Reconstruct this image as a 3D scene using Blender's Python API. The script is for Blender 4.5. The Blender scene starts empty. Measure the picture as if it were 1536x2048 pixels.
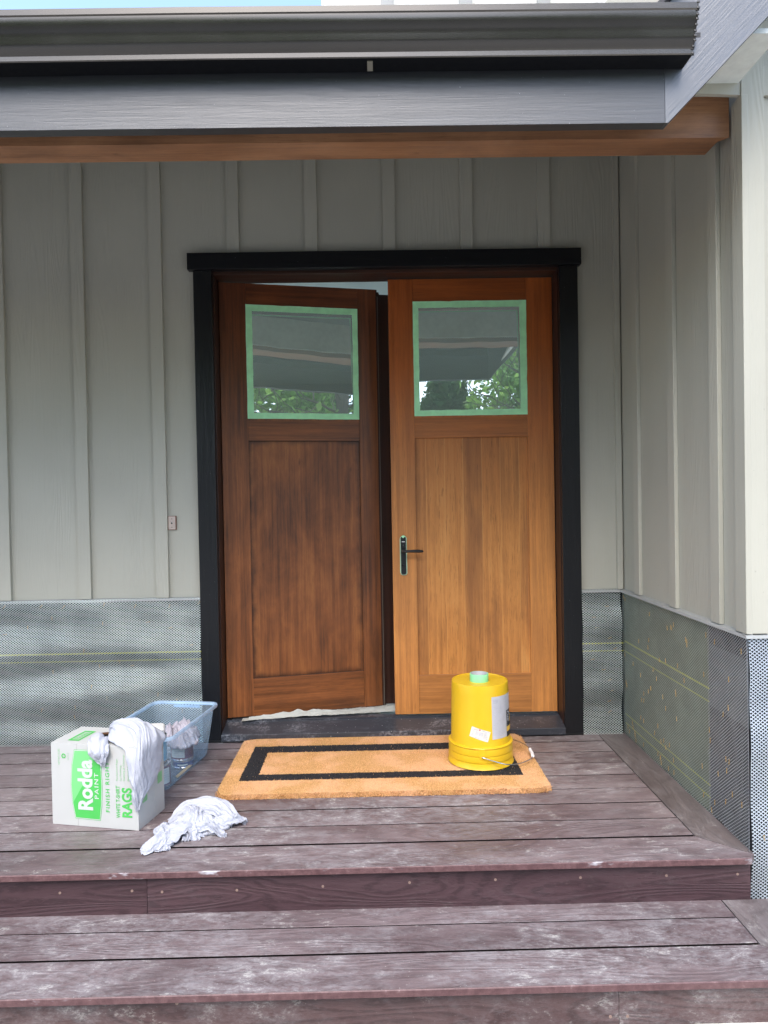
import bpy, bmesh, math, random
import numpy as np
from mathutils import Vector, Matrix, noise
from math import radians as R, sin, cos, pi
C = bpy.context.scene.collection
S = bpy.context.scene
# ---------------------------------------------------------------- camera
cam = bpy.data.cameras.new('camera'); camo = bpy.data.objects.new('camera', cam); C.objects.link(camo)
S.camera = camo
YAW, PITCH, ROLL = 0.01125685, -0.01615461, -0.01783576
fwd = Vector((sin(YAW)*cos(PITCH), cos(YAW)*cos(PITCH), sin(PITCH)))
rt = Vector((cos(YAW), -sin(YAW), 0)); up = rt.cross(fwd)
r2 = rt*cos(ROLL) + up*sin(ROLL); u2 = -rt*sin(ROLL) + up*cos(ROLL)
M = Matrix((r2, u2, -fwd)).transposed().to_4x4(); M.translation = Vector((0, -3.70, 1.24))
camo.matrix_world = M
cam.sensor_fit = 'VERTICAL'; cam.sensor_height = 24; cam.lens = 24*1420/2048
cam.clip_start = 0.05; cam.clip_end = 500
S.render.resolution_x = 768; S.render.resolution_y = 1024
# ---------------------------------------------------------------- light
SUN_EL, SUN_AZ = R(52), R(190)          # azimuth clockwise from +Y: behind the camera, a little to the left
w = bpy.data.worlds.new('World'); S.world = w; w.use_nodes = True
nt = w.node_tree; bg = nt.nodes['Background']
sky = nt.nodes.new('ShaderNodeTexSky'); sky.sky_type = 'NISHITA'; sky.sun_disc = False
sky.sun_elevation = SUN_EL; sky.sun_rotation = SUN_AZ; sky.dust_density = 2.0; sky.air_density = 1.0; sky.ozone_density = 1.0
nt.links.new(sky.outputs[0], bg.inputs[0]); bg.inputs[1].default_value = 0.15
sl = bpy.data.lights.new('sun', 'SUN'); so = bpy.data.objects.new('sun', sl); C.objects.link(so)
sl.energy = .6; sl.angle = R(40); sl.color = (1, .97, .92)
d = Vector((sin(SUN_AZ)*cos(SUN_EL), cos(SUN_AZ)*cos(SUN_EL), sin(SUN_EL)))
so.rotation_euler = d.to_track_quat('Z', 'Y').to_euler(); so.location = (0, -8, 9)
S.view_settings.view_transform = 'Standard'; S.view_settings.look = 'None'
S.view_settings.exposure = 1.92; S.view_settings.gamma = 1
S.cycles.max_bounces = 10; S.cycles.diffuse_bounces = 5; S.cycles.glossy_bounces = 4
S.cycles.transparent_max_bounces = 16; S.cycles.sample_clamp_indirect = 6
S.cycles.use_denoising = True; S.cycles.denoiser = 'OPENIMAGEDENOISE'; S.cycles.denoising_prefilter = 'NONE'; S.cycles.denoising_input_passes = 'RGB_ALBEDO_NORMAL'; S.cycles.use_adaptive_sampling = False
S.cycles.caustics_reflective = False; S.cycles.caustics_refractive = False
# ---------------------------------------------------------------- helpers
class MB:
    """collects shapes and links them as one mesh object"""
    def __init__(s): s.v = []; s.f = []; s.sm = []
    def add(s, V, F, smooth=False):
        n = len(s.v); s.v += [tuple(p) for p in V]; s.f += [tuple(i+n for i in f) for f in F]; s.sm += [smooth]*len(F); return s
    def box(s, x0, x1, y0, y1, z0, z1, bev=0.0):
        if x0 > x1: x0, x1 = x1, x0
        if y0 > y1: y0, y1 = y1, y0
        if z0 > z1: z0, z1 = z1, z0
        b = min(bev, (x1-x0)/2.2, (y1-y0)/2.2, (z1-z0)/2.2)
        V = [(x, y, z) for x in (x0, x1) for y in (y0, y1) for z in (z0, z1)]
        F = [(0,1,3,2),(4,6,7,5),(0,4,5,1),(2,3,7,6),(1,5,7,3),(0,2,6,4)]
        if b <= 0: return s.add(V, F)
        bm = bmesh.new(); vs = [bm.verts.new(p) for p in V]
        for f in F: bm.faces.new([vs[i] for i in f])
        bmesh.ops.bevel(bm, geom=bm.edges[:], offset=b, segments=2, affect='EDGES', profile=.5)
        bm.verts.index_update()
        s.add([v.co[:] for v in bm.verts], [[v.index for v in f.verts] for f in bm.faces]); bm.free(); return s
    def prism(s, poly, axis, a, b):
        """poly: 2-D points; axis 'x': poly=(y,z), 'y': poly=(x,z), 'z': poly=(x,y)"""
        n = len(poly)
        mk = {'x': lambda p, t: (t, p[0], p[1]), 'y': lambda p, t: (p[0], t, p[1]), 'z': lambda p, t: (p[0], p[1], t)}[axis]
        V = [mk(p, a) for p in poly] + [mk(p, b) for p in poly]
        F = [(i, (i+1) % n, n+(i+1) % n, n+i) for i in range(n)] + [tuple(range(n))[::-1], tuple(range(n, 2*n))]
        return s.add(V, F)
    def lathe(s, prof, c=(0, 0), n=48, cap0=False, cap1=False, smooth=True):
        V = []; F = []
        for r, z in prof:
            for k in range(n): V.append((c[0]+r*cos(2*pi*k/n), c[1]+r*sin(2*pi*k/n), z))
        for i in range(len(prof)-1):
            for k in range(n): F.append((i*n+k, i*n+(k+1) % n, (i+1)*n+(k+1) % n, (i+1)*n+k))
        if cap0: F.append(tuple(range(n))[::-1])
        if cap1: F.append(tuple(range((len(prof)-1)*n, len(prof)*n)))
        return s.add(V, F, smooth)
    def tube(s, pts, r, n=8, rad=None, closed=False):
        P = [Vector(p) for p in pts]; V = []; F = []
        for i, p in enumerate(P):
            t = (P[min(i+1, len(P)-1)] - P[max(i-1, 0)]).normalized()
            a = t.orthogonal().normalized() if i == 0 else (a - t*a.dot(t)).normalized()
            b = t.cross(a); rr = rad[i] if rad else r
            for k in range(n): V.append(p + a*rr*cos(2*pi*k/n) + b*rr*sin(2*pi*k/n))
        for i in range(len(P)-1):
            for k in range(n): F.append((i*n+k, i*n+(k+1) % n, (i+1)*n+(k+1) % n, (i+1)*n+k))
        F.append(tuple(range(n))[::-1]); F.append(tuple(range((len(P)-1)*n, len(P)*n)))
        return s.add(V, F, True)
    def grid(s, nx, ny, fn, smooth=True):
        V = [fn(i/(nx-1), j/(ny-1)) for j in range(ny) for i in range(nx)]
        F = [(j*nx+i, j*nx+i+1, (j+1)*nx+i+1, (j+1)*nx+i) for j in range(ny-1) for i in range(nx-1)]
        return s.add(V, F, smooth)
    def build(s, name, m, parent=None, fixn=True, loc=False):
        me = bpy.data.meshes.new(name); me.from_pydata([tuple(p) for p in s.v], [], s.f)
        me.polygons.foreach_set('use_smooth', s.sm)
        if fixn:
            bm = bmesh.new(); bm.from_mesh(me); bmesh.ops.recalc_face_normals(bm, faces=bm.faces[:]); bm.to_mesh(me); bm.free()
        if m: me.materials.append(m)
        me.update()
        if any(s.sm): me.set_sharp_from_angle(angle=R(34))
        o = bpy.data.objects.new(name, me); C.objects.link(o)
        if parent:
            o.parent = parent
            if not loc and not is_local(parent): o.matrix_parent_inverse = FRAME(parent).inverted()
        return o
def is_local(o):
    return bool(o.get('local')) or (o.parent is not None and is_local(o.parent))
def FRAME(o):
    m = Matrix.LocRotScale(o.location, o.rotation_euler, None)
    return FRAME(o.parent) @ o.matrix_parent_inverse @ m if o.parent else m
def empty(name, loc=(0, 0, 0), rz=0, **k):
    o = bpy.data.objects.new(name, None); C.objects.link(o); o.location = loc; o.rotation_euler = (0, 0, rz); o.empty_display_size = .1
    return tag(o, **k)
def tag(o, label=None, cat=None, group=None, kind=None):
    if label: o['label'] = label
    if cat: o['category'] = cat
    if group: o['group'] = group
    if kind: o['kind'] = kind
    return o
def copy_part(o, parent, dx=0, dy=0, dz=0, rot=None):
    c = o.copy(); C.objects.link(c); c.parent = parent; c.location = Vector(o.location) + Vector((dx, dy, dz))
    if rot: c.rotation_euler = rot
    return c
# ---------------------------------------------------------------- materials
class G:
    """small wrapper to write node graphs"""
    def __init__(s, name):
        s.m = bpy.data.materials.new(name); s.m.use_nodes = True; s.t = s.m.node_tree
        s.b = s.t.nodes['Principled BSDF']; s.out = s.t.nodes['Material Output']
    def n(s, kind, **k):
        nd = s.t.nodes.new('ShaderNode'+kind)
        for a, b in k.items(): setattr(nd, a, b)
        return nd
    def l(s, a, b): s.t.links.new(a, b)
    def val(s, inp, v):
        if hasattr(v, 'is_linked'): s.l(v, inp)
        else: inp.default_value = v
    def pos(s): return s.n('NewGeometry').outputs['Position']
    def obj(s): return s.n('TexCoord').outputs['Object']
    def map(s, v, scale=(1, 1, 1), loc=None, rot=None):
        m = s.n('Mapping'); s.l(v, m.inputs[0]); m.inputs['Scale'].default_value = scale
        if rot: m.inputs['Rotation'].default_value = rot
        if loc is not None: s.val(m.inputs['Location'], loc)
        return m.outputs[0]
    def rnd(s, k=37.0):
        a = s.n('ObjectInfo').outputs['Random']; return s.math('MULTIPLY', a, k)
    def island(s): return s.n('NewGeometry').outputs['Random Per Island']
    def noise(s, v, sc=5, det=4, rough=.55, dist=0, w=None):
        nd = s.n('TexNoise')
        if w is not None: nd.noise_dimensions = '4D'; s.val(nd.inputs['W'], w)
        s.l(v, nd.inputs['Vector']); nd.inputs['Scale'].default_value = sc; nd.inputs['Detail'].default_value = det
        nd.inputs['Roughness'].default_value = rough; nd.inputs['Distortion'].default_value = dist; return nd.outputs['Fac']
    def math(s, op, a, b=0.0, c=None, clamp=False):
        nd = s.n('Math', operation=op, use_clamp=clamp); s.val(nd.inputs[0], a); s.val(nd.inputs[1], b)
        if c is not None: s.val(nd.inputs[2], c)
        return nd.outputs[0]
    def rng(s, v, a, b, c=0.0, d=1.0):
        nd = s.n('MapRange'); nd.interpolation_type = 'SMOOTHSTEP'; s.val(nd.inputs[0], v)
        for i, x in enumerate((a, b, c, d)): s.val(nd.inputs[i+1], x)
        return nd.outputs[0]
    def ramp(s, v, stops):
        nd = s.n('ValToRGB'); s.val(nd.inputs[0], v); e = nd.color_ramp.elements
        while len(e) < len(stops): e.new(.5)
        for el, (p, c) in zip(e, stops): el.position = p; el.color = (*c, 1)
        return nd.outputs[0]
    def mix(s, f, a, b, blend='MIX'):
        nd = s.n('Mix', data_type='RGBA', blend_type=blend); s.val(nd.inputs[0], f)
        for i, x in ((6, a), (7, b)):
            if hasattr(x, 'is_linked'): s.l(x, nd.inputs[i])
            else: nd.inputs[i].default_value = (*x, 1)
        return nd.outputs[2]
    def xyz(s, v):
        nd = s.n('SeparateXYZ'); s.l(v, nd.inputs[0]); return nd.outputs
    def comb(s, x, y, z):
        nd = s.n('CombineXYZ')
        for i, a in enumerate((x, y, z)): s.val(nd.inputs[i], a)
        return nd.outputs[0]
    def bump(s, h, st=.3, dist=.002, nrm=None):
        nd = s.n('Bump'); s.l(h, nd.inputs['Height']); nd.inputs['Strength'].default_value = st; nd.inputs['Distance'].default_value = dist
        if nrm: s.l(nrm, nd.inputs['Normal'])
        return nd.outputs[0]
    def set(s, col=None, rough=None, nrm=None, metal=None, spec=None, **k):
        for nm, v in (('Base Color', col), ('Roughness', rough), ('Metallic', metal), ('Specular IOR Level', spec)):
            if v is None: continue
            if isinstance(v, tuple): v = (*v, 1)
            s.val(s.b.inputs[nm], v)
        if nrm is not None: s.l(nrm, s.b.inputs['Normal'])
        for a, v in k.items(): s.val(s.b.inputs[a.replace('_', ' ')], v)
        return s.m

def plain(name, col, rough=.5, metal=0, var=.12, bump=.0, sc=30, spec=.5):
    g = G(name); p = g.obj(); n = g.noise(p, sc, 5, .6); n2 = g.noise(p, sc*.12, 3)
    f = g.math('ADD', g.math('MULTIPLY', n, .5), g.math('MULTIPLY', n2, .5))
    c = g.mix(g.rng(f, .3, .7), tuple(x*(1-var) for x in col), tuple(min(1, x*(1+var)) for x in col))
    return g.set(c, g.rng(n, .3, .7, rough*.85, min(1, rough*1.15)), g.bump(n, bump, .001) if bump else None, metal, spec)

AX = {'x': (1, 0, 0), 'y': (0, 1, 0), 'z': (0, 0, 1)}
def wood(name, dark, mid, light, axis='z', rough=.42, plank=0, blotch=.5, pores=.5, topredshade=None, coat=.0, edges=None):
    """stained timber: grain along axis, planks glued across x when plank > 0"""
    g = G(name); p = g.obj(); r = g.rnd()
    def sc(along, across): return tuple(along if AX[axis][i] else across for i in range(3))
    if plank:
        x = g.xyz(p)[0]; k = g.math('FLOOR', g.math('MULTIPLY', g.math('ADD', x, .013), 1/plank))
        wn = g.n('TexWhiteNoise', noise_dimensions='1D'); g.l(k, wn.inputs['W']); pl = wn.outputs[0]
        r = g.math('ADD', r, g.math('MULTIPLY', pl, 20.0))
        fr = g.math('FRACT', g.math('MULTIPLY', g.math('ADD', x, .013), 1/plank))
        seam = g.math('LESS_THAN', g.math('ABSOLUTE', g.math('SUBTRACT', fr, .5)), .485)
    a = g.noise(g.map(p, sc(1.5, 55)), 1, 6, .66, .25, r)
    b = g.noise(g.map(p, sc(9, 330)), 1, 3, .65, 0, r)
    bl = g.noise(g.map(p, sc(1.8, 4.2)), 1, 6, .62, .5, r)
    f = g.math('ADD', g.math('MULTIPLY', a, .42), g.math('MULTIPLY', bl, blotch*.7))
    f = g.math('ADD', f, g.math('MULTIPLY', b, .16))
    if plank: f = g.math('ADD', f, g.math('MULTIPLY', g.math('SUBTRACT', pl, .5), .08))
    o = .215+.35*blotch*.7
    col = g.ramp(g.rng(f, o-.05, o+.45), [(0, dark), (.45, mid), (1, light)])
    po = g.rng(b, .56, .66)
    col = g.mix(g.math('MULTIPLY', po, pores), col, tuple(c*.45 for c in dark))
    kn = g.rng(g.noise(g.map(p, sc(9, 26)), 1, 2, .5, 0, r), .70, .80)
    col = g.mix(g.math('MULTIPLY', kn, .55), col, tuple(c*.5 for c in dark))
    if topredshade:  # reddish tone and shade painted in, growing towards the top of the door
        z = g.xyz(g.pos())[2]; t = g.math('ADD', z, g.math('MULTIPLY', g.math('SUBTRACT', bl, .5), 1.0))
        col = g.mix(g.rng(t, topredshade[0], topredshade[1]), col, g.mix(1.0, col, topredshade[2], 'MULTIPLY'))
    if plank: col = g.mix(g.math('MULTIPLY', g.math('SUBTRACT', 1, seam), .35), col, light)
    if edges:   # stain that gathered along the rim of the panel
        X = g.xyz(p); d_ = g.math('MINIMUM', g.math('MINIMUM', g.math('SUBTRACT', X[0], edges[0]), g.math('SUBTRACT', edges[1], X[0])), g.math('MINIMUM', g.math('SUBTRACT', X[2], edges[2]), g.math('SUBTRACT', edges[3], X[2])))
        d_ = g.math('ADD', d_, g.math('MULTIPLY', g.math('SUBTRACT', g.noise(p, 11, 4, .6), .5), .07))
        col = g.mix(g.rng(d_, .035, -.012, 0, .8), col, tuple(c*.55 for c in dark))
    h = g.math('ADD', a, g.math('MULTIPLY', b, .6))
    return g.set(col, g.rng(a, .2, .8, rough*.8, rough*1.25), g.bump(h, .22, .0012), Coat_Weight=coat, Coat_Roughness=.25)

def siding_mat(name, col, axis='z'):
    g = G(name); p = g.obj()
    wv = g.noise(g.map(p, (34, 34, 1.6)), 1, 6, .6, .9)
    fine = g.noise(g.map(p, (160, 160, 22)), 1, 3, .5)
    ringy = g.math('SINE', g.math('MULTIPLY', g.noise(g.map(p, (7, 7, .55)), 1, 3, .4, .3), 150.0))
    patch = g.rng(g.noise(g.map(p, (2.2, 2.2, 1.0)), 1, 3), .42, .62)
    h = g.math('ADD', g.math('MULTIPLY', wv, .8), g.math('MULTIPLY', g.math('MULTIPLY', ringy, patch), .25))
    h = g.math('ADD', h, g.math('MULTIPLY', fine, .25))
    big = g.noise(p, 1.7, 3, .5, 0, g.rnd(5))
    c = g.mix(g.rng(big, .3, .7), tuple(x*.95 for x in col), tuple(x*1.04 for x in col))
    dn = g.rng(g.noise(p, 55, 2, .5), .73, .78)
    c = g.mix(g.math('MULTIPLY', dn, .35), c, tuple(x*.45 for x in col))
    return g.set(c, .55, g.bump(h, .6, .0025), spec=.4)

def black_mat(name, col=(.011, .012, .015), axis='x', rough=.34, spec=.5, bs=.55, rot=0):
    g = G(name); p = g.obj()
    if rot: p = g.map(p, rot=(0, rot, 0))
    sc = tuple(3.5 if AX[axis][i] else 110 for i in range(3)); sc2 = tuple(14 if AX[axis][i] else 320 for i in range(3))
    a = g.noise(g.map(p, sc), 1, 6, .65, .8); b = g.noise(g.map(p, sc2), 1, 2, .6)
    h = g.math('ADD', a, g.math('MULTIPLY', b, .5))
    sp = g.rng(g.noise(p, 190, 1, .5), .80, .83)
    c = g.mix(g.math('MULTIPLY', sp, .8), col, (.35, .35, .36))
    return g.set(c, g.rng(a, .3, .7, rough*.93, rough*1.12), g.bump(h, bs, .003), spec=spec)

def deck_mat(name, axis='x', dust=.8, base=((.100, .068, .069), (.205, .157, .158)), coverage=0.0, embc=.32):
    g = G(name); p = g.pos(); isl = g.math('MULTIPLY', g.island(), 9.0)
    sc = (1.0, 1.0, 1.0)
    def s3(al, ac): return (al, ac, ac) if axis == 'x' else (ac, al, ac)
    band = g.noise(g.map(p, s3(1.1, 6.0)), 1, 2, .4, .5, isl)
    ring = g.math('SINE', g.math('MULTIPLY', band, 120.0))
    brk = g.rng(g.noise(g.map(p, s3(30, 90)), 1, 3, .6), .30, .58)
    emb = g.math('MULTIPLY', ring, brk)
    fine = g.noise(g.map(p, s3(22, 260)), 1, 4, .7)
    tint = g.noise(g.map(p, s3(1.2, 5)), 1, 4, .6, 0, isl)
    c = g.mix(g.rng(tint, .3, .7), base[0], base[1])
    c = g.mix(g.math('MULTIPLY', g.rng(emb, .0, .8), embc), c, tuple(x*.50 for x in base[0]))
    c = g.mix(g.math('MULTIPLY', g.rng(fine, .56, .70), .5), c, tuple(x*.45 for x in base[0]))
    # dried plaster dust and scuffs: broad hazes broken up by fine flaky noise
    big = g.noise(g.map(p, s3(2.0, 3.0)), 1, 5, .62, .4, isl); med = g.noise(g.map(p, s3(13, 22)), 1, 8, .76, .25)
    flk = g.noise(g.map(p, s3(75, 130)), 1, 4, .75, .6)
    mf_ = g.math('ADD', g.math('MULTIPLY', med, .62), g.math('MULTIPLY', flk, .38))
    film = g.math('MULTIPLY', g.rng(big, .34-coverage, .62-coverage), g.rng(mf_, .40, .60))
    c = g.mix(g.math('MULTIPLY', film, dust*.66), c, (.36, .345, .350))
    sp2 = g.math('MULTIPLY', g.rng(med, .54, .62), g.rng(flk, .46, .56))
    sp2 = g.math('MULTIPLY', sp2, g.rng(g.noise(p, 3.4, 4, .6, 0, 3.3), .42, .56))
    c = g.mix(g.math('MULTIPLY', sp2, dust*.62), c, (.54, .525, .47))
    dots = g.rng(g.noise(g.map(p, (1, 1, 1)), 150, 2, .6), .70, .76)
    c = g.mix(g.math('MULTIPLY', dots, dust*.7), c, (.6, .57, .55))
    h = g.math('ADD', g.math('MULTIPLY', emb, .9), g.math('ADD', g.math('MULTIPLY', fine, .8), g.math('MULTIPLY', flk, .6)))
    return g.set(c, g.rng(film, 0, 1, .42, .75), g.bump(h, .45, .0016), spec=.45)

def lath_mat(name, plane='xz', a=.0158, b=.0122, col=(.66, .73, .70), rough=.34, t=.25, metal=.55):
    """expanded metal: bright strands, see-through diamonds"""
    g = G(name); o = g.xyz(g.obj()); u = o[0] if plane == 'xz' else o[1]; v = o[2]
    wob = g.noise(g.obj(), 3.0, 2, .5)
    u = g.math('ADD', u, g.math('MULTIPLY', wob, .012))
    U = g.math('MULTIPLY', u, 1/a); V = g.math('MULTIPLY', v, 1/b)
    s1 = g.math('ABSOLUTE', g.math('SUBTRACT', g.math('FRACT', g.math('ADD', U, V)), .5))
    s2 = g.math('ABSOLUTE', g.math('SUBTRACT', g.math('FRACT', g.math('SUBTRACT', U, V)), .5))
    s = g.math('MINIMUM', s1, s2)
    # join of two strands stands out as a wide knuckle
    k = g.math('LESS_THAN', g.math('ADD', s1, s2), t*.95)
    strand = g.math('MAXIMUM', g.math('LESS_THAN', s, t*.5), k)
    h = g.math('SUBTRACT', s1, s2)
    n = g.noise(g.obj(), 9, 3, .6); nn = g.noise(g.obj(), 400, 1, .5)
    c = g.mix(g.rng(n, .3, .7), tuple(x*.8 for x in col), col)
    c = g.mix(g.math('MULTIPLY', g.rng(nn, .35, .65), .25), c, (.30, .42, .42))
    m = g.set(c, rough, g.bump(h, .8, .003), metal)
    tr = g.n('BsdfTransparent'); mx = g.n('MixShader'); g.l(strand, mx.inputs[0]); g.l(tr.outputs[0], mx.inputs[1]); g.l(g.b.outputs[0], mx.inputs[2])
    g.l(mx.outputs[0], g.out.inputs['Surface']); return m

def wrap_mat(name, col, lines=(), rough=.55, slope=0.0, axis='y'):
    """house wrap with printed yellow guide lines"""
    g = G(name); o = g.xyz(g.obj()); z = g.math('ADD', o[2], g.math('MULTIPLY', o[1] if axis == 'y' else o[0], slope))
    n = g.noise(g.obj(), 4, 5, .6); cr = g.noise(g.map(g.obj(), (3, 3, 14)), 1, 4, .6)
    c = g.mix(g.rng(n, .3, .7), tuple(x*.8 for x in col), tuple(x*1.2 for x in col))
    for zz, hw, st in lines:
        f = g.math('LESS_THAN', g.math('ABSOLUTE', g.math('SUBTRACT', z, zz)), hw)
        c = g.mix(g.math('MULTIPLY', f, st), c, (.62, .62, .05))
    return g.set(c, rough, g.bump(cr, .5, .01), spec=.2)
SID = (.412, .402, .336)
M_sid = siding_mat('painted_fibre_cement', SID)
M_bat = siding_mat('painted_batten', tuple(x*1.02 for x in SID))
M_blackx = black_mat('black_trim_horizontal', (.006,.0065,.008), axis='x', spec=.3)
M_blackz = black_mat('black_trim_vertical', (.006,.0065,.008), axis='z', bs=.5, spec=.45)
M_fascia = black_mat('black_fascia_paint', (.012, .014, .018), 'x', .46, spec=.9, bs=.20)
M_rake = black_mat('black_rake_paint', (.014, .016, .020), 'x', .40, spec=1.0, bs=.28, rot=R(45.8))
for m_ in (M_fascia, M_rake): m_.node_tree.nodes['Principled BSDF'].inputs['IOR'].default_value = 1.62 if m_ is M_fascia else 1.75
DK = ((.058, .019, .006), (.27, .088, .022), (.48, .185, .048))
LT = ((.34, .135, .040), (.66, .275, .068), (.82, .42, .125))
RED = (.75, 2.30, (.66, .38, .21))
RED_SHADEd = (1.5, 2.35, (.60, .48, .42))
M_dkz = wood('dark_stain_vertical', *DK, 'z', topredshade=RED_SHADEd); M_dkx = wood('dark_stain_horizontal', *DK, 'x', topredshade=RED_SHADEd)
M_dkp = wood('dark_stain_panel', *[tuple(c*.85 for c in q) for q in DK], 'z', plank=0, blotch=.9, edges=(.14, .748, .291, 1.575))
M_ltz = wood('light_stain_vertical', *LT, 'z', topredshade=RED, blotch=.35); M_ltx = wood('light_stain_horizontal', *[tuple(c*.82 for c in q) for q in LT], 'x', topredshade=RED, blotch=.5)
M_ltp = wood('light_stain_panel', *[tuple(c*.85 for c in q) for q in LT], 'z', plank=.1, topredshade=(.8, 2.1, (.68, .50, .38)), blotch=.7, pores=.7)
M_jamb = wood('jamb_stain', (.012, .005, .0035), (.038, .013, .008), (.075, .027, .012), 'z')
M_jambx = wood('head_jamb_stain', (.02, .008, .004), (.06, .022, .011), (.11, .042, .02), 'x')
M_beam = wood('stained_beam', (.18, .080, .036), (.36, .175, .083), (.52, .28, .145), 'x', blotch=.8, rough=.5)
M_deck = deck_mat('composite_decking'); M_decky = deck_mat('composite_border', 'y', dust=.35, base=((.10,.078,.075),(.17,.14,.135)))
M_riser = deck_mat('composite_riser', 'x', dust=.05, embc=.5, base=((.050, .026, .030), (.080, .044, .049)), coverage=-.1)
M_riser2 = deck_mat('composite_lower_riser', 'x', dust=.42, embc=.5, base=((.062, .034, .034), (.100, .060, .058)), coverage=-.04)
def edge_mat():
    g = G('deck_edge'); p = g.pos(); n = g.noise(p, 40, 5, .7); sm = g.noise(g.map(p, (3.2, 8, 8)), 1, 5, .7)
    c = g.mix(g.rng(n, .3, .7), (.085, .040, .042), (.15, .080, .080)); c = g.mix(g.math('MULTIPLY', g.rng(sm, .60, .68), .85), c, (.52, .52, .55))
    c = g.mix(g.math('MULTIPLY', g.rng(n, .60, .75), .3), c, (.45, .38, .36)); return g.set(c, .5, g.bump(n, .3, .002))
M_edge = edge_mat()
M_lathb = lath_mat('lath_back_wall'); M_laths = lath_mat('lath_side_wall', 'yz', col=(.44, .48, .40), metal=.2, rough=.5, t=.27)
M_lathf = lath_mat('lath_front_wall', col=(.64, .69, .75), t=.30); M_lathp = lath_mat('lath_over_paper', 'yz', col=(.62, .65, .66), metal=.4, rough=.4, t=.25)
M_wrapb = wrap_mat('back_wall_wrap', (.014, .021, .023), [(.47, .004, .7), (.43, .003, .55)])
M_gutter = plain('gutter_metal', (.105, .098, .088), .24, .80, .03, sc=4, spec=.5); M_gutshade = plain('gutter_underside_shade', (.006,.0065,.008), .5, spec=.2)  # shade under the gutter painted as a near-black underside
M_dark = plain('dark_void', (.006, .006, .007), .7)
M_flash = plain('painted_flashing', (.30, .31, .30), .5, .0, .05)
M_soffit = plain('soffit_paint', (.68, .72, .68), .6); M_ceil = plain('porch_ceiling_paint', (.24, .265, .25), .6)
M_room = plain('room_paint', (.74, .78, .72), .7, var=.03)
M_black = plain('black_plastic', (.008, .009, .010), .35)
M_wire = plain('steel_wire', (.55, .56, .58), .25, .9)
M_white = plain('white_plastic', (.72, .70, .66), .4, var=.04)
def sill_mat():
    g = G('sill_black_metal'); p = g.obj(); n = g.noise(g.map(p, (6, 12, 12)), 1, 6, .7); f = g.noise(p, 70, 4, .7); b = g.noise(p, 3, 3, .5)
    d = g.math('MULTIPLY', g.math('MULTIPLY', g.rng(n, .42, .70), g.rng(f, .40, .66)), g.rng(b, .3, .6))
    c = g.mix(g.math('MULTIPLY', d, .8), (.042, .047, .058), (.36, .37, .40))
    sp = g.rng(g.noise(p, 120, 1, .5), .75, .79); c = g.mix(sp, c, (.7, .7, .72))
    return g.set(c, .34, g.bump(f, .15, .001), .2)
M_sill = sill_mat()
def tape_mat(name, col):
    g = G(name); p = g.obj(); n = g.noise(p, 260, 2, .5); m_ = g.noise(p, 14, 3, .6)
    c = g.mix(g.rng(m_, .3, .7), tuple(x*.9 for x in col), tuple(x*1.08 for x in col))
    return g.set(c, .6, g.bump(n, .3, .0005))
M_tape = tape_mat('green_masking_tape', (.46, .92, .52)); M_tape2 = tape_mat('mint_masking_tape', (.27, .74, .38)); M_tapep = tape_mat('pale_tape_edge', (.50, .72, .50))
def glass_mat():
    g = G('window_glass'); g.t.nodes.remove(g.b)
    gl = g.n('BsdfGlossy'); gl.inputs['Roughness'].default_value = .0; gl.inputs['Color'].default_value = (.90, .95, .92, 1)
    w_ = g.noise(g.obj(), 2.2, 2, .5)
    g.l(g.bump(w_, .10, .02), gl.inputs['Normal'])
    tr = g.n('BsdfTransparent'); tr.inputs['Color'].default_value = (.76, .78, .72, 1)
    lw = g.n('LayerWeight'); lw.inputs['Blend'].default_value = .5
    f = g.math('ADD', .48, g.math('MULTIPLY', lw.outputs['Fresnel'], .6), clamp=True)
    mx = g.n('MixShader'); g.l(f, mx.inputs[0]); g.l(tr.outputs[0], mx.inputs[1]); g.l(gl.outputs[0], mx.inputs[2]); g.l(mx.outputs[0], g.out.inputs['Surface'])
    return g.m
M_glass = glass_mat()
def tub_mat(name, fac=.42, col=(.30, .52, .80)):
    g = G(name); tr = g.n('BsdfTransparent'); tr.inputs['Color'].default_value = (.78, .89, .97, 1)
    n = g.noise(g.obj(), 6, 4, .6)
    g.set(g.mix(g.rng(n, .3, .7), col, tuple(min(1, c*1.2) for c in col)), .18, g.bump(n, .1, .01))
    f = g.rng(n, .3, .7, fac*.85, fac*1.15); mx = g.n('MixShader'); g.l(f, mx.inputs[0])
    g.l(tr.outputs[0], mx.inputs[1]); g.l(g.b.outputs[0], mx.inputs[2]); g.l(mx.outputs[0], g.out.inputs['Surface']); return g.m
M_tub = tub_mat('clear_blue_plastic', .20, (.56,.68,.78)); M_tubrim = tub_mat('blue_plastic_rim', .55, (.52, .67, .84))
def cloth_mat(name, col):
    g = G(name); p = g.obj(); n = g.noise(p, 18, 5, .65, .6); f = g.noise(p, 700, 1, .5)
    c = g.mix(g.rng(n, .3, .7), tuple(x*.96 for x in col), col)
    return g.set(c, .9, g.bump(g.math('ADD', g.math('MULTIPLY', n, 1.0), g.math('MULTIPLY', f, .05)), .5, .006), spec=.2, Subsurface_Weight=.0)
M_rag = cloth_mat('white_cotton', (.44, .455, .51)); M_rag2 = cloth_mat('used_cotton', (.42, .39, .43)); M_drop = cloth_mat('cream_drop_cloth', (.48, .49, .44))
M_card = plain('white_cardboard', (.47, .475, .455), .75, var=.03, bump=.1, sc=12); M_cardin = plain('torn_cardboard', (.10, .045, .02), .9, var=.4, sc=60)
M_ink = plain('green_ink', (.07, .46, .085), .6, var=.05); M_inkl = plain('light_green_ink', (.17, .56, .19), .6, var=.05)
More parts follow.
